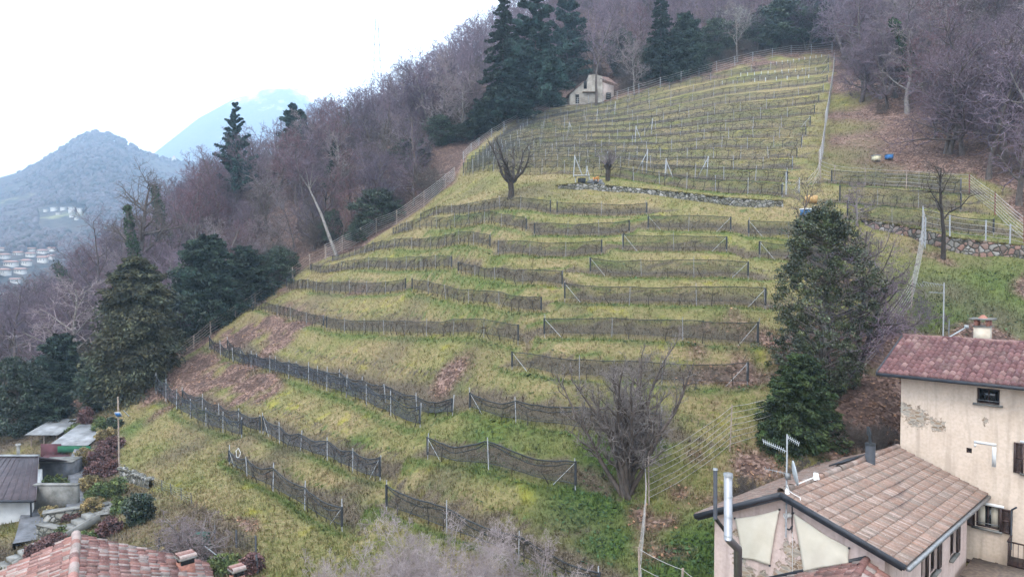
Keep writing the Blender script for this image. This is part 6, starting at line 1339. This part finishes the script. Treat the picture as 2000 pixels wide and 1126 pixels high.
rr0 = np.array([X(1140), 3., (203-158)*s]); tile_roof(rm, np.array([X(1108), -.3, (203-187)*s]), np.array([X(1108), 5., (203-187)*s]), np.array([X(1140), 5., (203-163)*s+.2]), np.array([X(1140), -.3, (203-163)*s+.2]), .28, .45, .09, [(.22, .15, .13), (.28, .2, .17)], 42); rm.obj('roof', TM, o)
for (x0, y0, x1, y1, nm) in ((1124,185,1131,202,'door'),(1140,160,1146,174,'window')): MB().box((X((x0+x1)/2), -.02, (203-(y0+y1)/2)*s), (x1-x0)*s, .10, (y1-y0)*s).obj(nm, M['black'], o)
MB().box((X(1189), .75, (203-186)*s), .8, .9, 1.0).obj('window', M['black'], o); MB().box((X(1152), -.25, (203-181)*s), 2.6, .6, .12).obj('ledge', M['wood'], o)
# ------------------------------------------------------------------ far things: villages, church, pylon, far woods
def far_house(px, py, wpx, hpx, label, group, wallm, roofm, dmax=3500):
    p = hit(px, py, d0=260, dmax=dmax)
    if p is None: return
    FH.append(p); s = p[1]/F; w = wpx*s*.85; h = hpx*s*.7; dp_ = w*.7; o = thing('far_house', p, label, 'house', group, rz=random.uniform(-.3, .3))
    MB().box((0, 0, h/2-3), w, dp_, h+6).obj('wall', wallm, o); m = MB(); rh = h*.35; e = .6
    V = [(-w/2-e, -dp_/2-e, h), (w/2+e, -dp_/2-e, h), (w/2+e, dp_/2+e, h), (-w/2-e, dp_/2+e, h), (-w/2-e, 0, h+rh), (w/2+e, 0, h+rh)]
    m.add(V, [[0, 4, 3], [1, 2, 5]], [[0, 1, 5, 4], [2, 3, 4, 5], [0, 3, 2, 1]]); m.obj('roof', roofm, o)
    if wpx > 14:
        for k in range(int(wpx/6)): MB().box((-w/2+w*(k+.5)/int(wpx/6), -dp_/2, h*.55), w*.06, .3, h*.3).obj('window', M['black'], o)
RM = mat('far_roof', (.36, .22, .18), (.28, .17, .14), .2); WM = mat('far_wall', (.40, .385, .36), (.32, .305, .28), .1); FH = []
VL = [(8,505,20,11),(36,500,18,10),(60,502,16,10),(84,496,20,10),(102,490,14,8),(22,520,24,12),(52,518,18,13),(84,512,18,13),(8,536,24,13),(40,534,20,12),(62,490,18,7),(100,506,12,9),(4,490,14,7),(30,552,16,10)]
for k, a in enumerate(VL): far_house(*a, 'hazy white walled house in the valley village at the left edge', 'houses of the valley village', WM, RM)
for k, a in enumerate([(90,412,9,4),(106,409,12,5),(124,408,10,4),(140,409,11,5),(156,411,9,5),(114,418,8,3),(140,421,8,3),(150,427,8,3)]): far_house(*a, 'tiny pale building on the hazy hillside above the village', 'buildings on the hazy hillside', WM, WM)
for k, a in enumerate([(6,578,14,8),(72,580,16,12),(88,588,18,14),(92,600,12,10)]): far_house(*a, 'white building in the mist low in the valley', 'buildings low in the valley', WM, WM)
p = hit(340, 318, d0=400, dmax=3000)
if p is not None: o = thing('church_tower', p, 'tiny white church tower on the hazy ridge', 'church'); s = p[1]/F; MB().box((0, 0, 4*s), 6*s, 6*s, 12*s).obj('tower', WM, o); MB().pole((0, 0, 10*s), (0, 0, 14*s), 3*s, 8, r2=.3).obj('spire', RM, o)
# lattice pylon beyond the ridge
pb = P(737, 240, 330); H = 200*330/F; o = thing('power_pylon', pb, 'faint lattice pylon rising above the wood ridge', 'pylon'); m = MB(); 
for k in range(14):
    z0, z1 = H*k/14, H*(k+1)/14; w0, w1 = 2.6*(1-k/14)+.5, 2.6*(1-(k+1)/14)+.5
    for a, b in ((1, 1), (1, -1), (-1, -1), (-1, 1)):
        m.tubes([(a*w0, b*w0, z0)], [(a*w1, b*w1, z1)], .13, .13, 4); m.tubes([(a*w0, b*w0, z0)], [(-b*w1 if a == b else b*w1, a*w1 if a == b else -a*w1, z1)] if False else [(a*w1, -b*w1, z1)], .06, .06, 3)
for z in (.6, .75, .9): m.tubes([(-6, 0, H*z)], [(6, 0, H*z)], .12, .12, 4)
m.obj('lattice', M['strut'], o)
# distant wooded texture: one mass of little crowns over the far slopes
r = np.random.default_rng(77); n = 34000; px = r.uniform(-80, 640, n); d = 250*(1500/250)**r.random(n); x = (px-1000)/F*d; z = height(x, d); k = np.ones(len(x), bool)
for q in FH: sc_ = d/q[1]; k &= ~((np.abs(x/d-q[0]/q[1]) < 16/F) & (d > q[1]*.86) & (d < q[1]*1.03))
x, d, z = x[k], d[k], z[k]; n = len(x); sz = r.uniform(1.2, 3.2, n)*(1+d/2600); mw = MB(); th = np.arange(5)/5*6.283
ring = np.stack([np.cos(th), np.sin(th), 0*th], 1); V = np.empty((n, 11, 3)); c = np.stack([x, d, z], 1)
for j, (zz, rad) in enumerate(((.3, .8), (1.1, .75))): V[:, j*5:(j+1)*5] = c[:, None]+(ring[None]*rad*(.7+.6*r.random((n, 5, 1)))+np.array([0, 0, zz]))*sz[:, None, None]
V[:, 10] = c+np.array([0, 0, 1.6])*sz[:, None]; i = np.arange(5); jn = (i+1) % 5; f4 = np.stack([i, jn, jn+5, i+5], 1); f3 = np.stack([i+5, jn+5, np.full(5, 10)], 1); b = (np.arange(n)*11)[:, None, None]
colr = np.where(r.random((n, 1)) < .25, np.array([[.45, .55, .5]]), np.array([[1., .92, .95]]))*(.8+.4*r.random((n, 1))); mw.add(V.reshape(-1, 3), (f3[None]+b).reshape(-1, 3), (f4[None]+b).reshape(-1, 4), np.repeat(colr, 11, 0))
setp(mw.obj('far_woodland', mat('far_crowns', (.075, .065, .068), (.035, .034, .038), .05, tint=True)), 'hazy woods covering the valley slopes and the round hill', 'woodland', kind='stuff')
# ------------------------------------------------------------------ haze
hz = MB(); hz.box((0, 2000, 430), 7000, 5600, 1070); ho = hz.obj('haze'); hm = bpy.data.materials.new('haze'); hm.use_nodes = True; hn = hm.node_tree; hn.nodes.clear(); pv = hn.nodes.new('ShaderNodeVolumePrincipled'); hout = hn.nodes.new('ShaderNodeOutputMaterial')
pv.inputs['Color'].default_value = (.57, .78, 1., 1); pv.inputs['Density'].default_value = .00038; pv.inputs['Anisotropy'].default_value = 0.2; hn.links.new(pv.outputs[0], hout.inputs['Volume']); ho.data.materials.append(hm); setp(ho, 'thin bluish winter haze filling the valley', 'haze', kind='stuff')

# timber pergola below the cream house
pq = on_plane(1900, 1112, A0-nv*2.2, wv); po = thing('pergola', pq-Zv*2.4, 'brown timber pergola in front of the cream house at the bottom edge', 'pergola'); oo = np.array(po.location)
m = MB()
for k in range(7): m.box(pq+wv*k*.55-oo, .09, 2.6, .12, wv, nv, Zv)
m.obj('rafters', M['timber'], po); m = MB()
for a in (-1.2, 1.2): m.box(pq+wv*1.6+nv*a-Zv*.12-oo, 4.2, .12, .12, wv, nv, Zv)
m.obj('beams', M['timber'], po); m = MB(); m.box(pq+wv*1.6+Zv*.085-oo, 3.6, 2.2, .04, wv, nv, Zv); m.obj('reed_cover', M['wood'], po)
for a in (-1.2, 1.2):
    for u in (-.3, 3.4): MB().box(pq+wv*u+nv*a-Zv*1.6-oo, .12, .12, 2.9, wv, nv, Zv).obj('post', M['timber'], po)
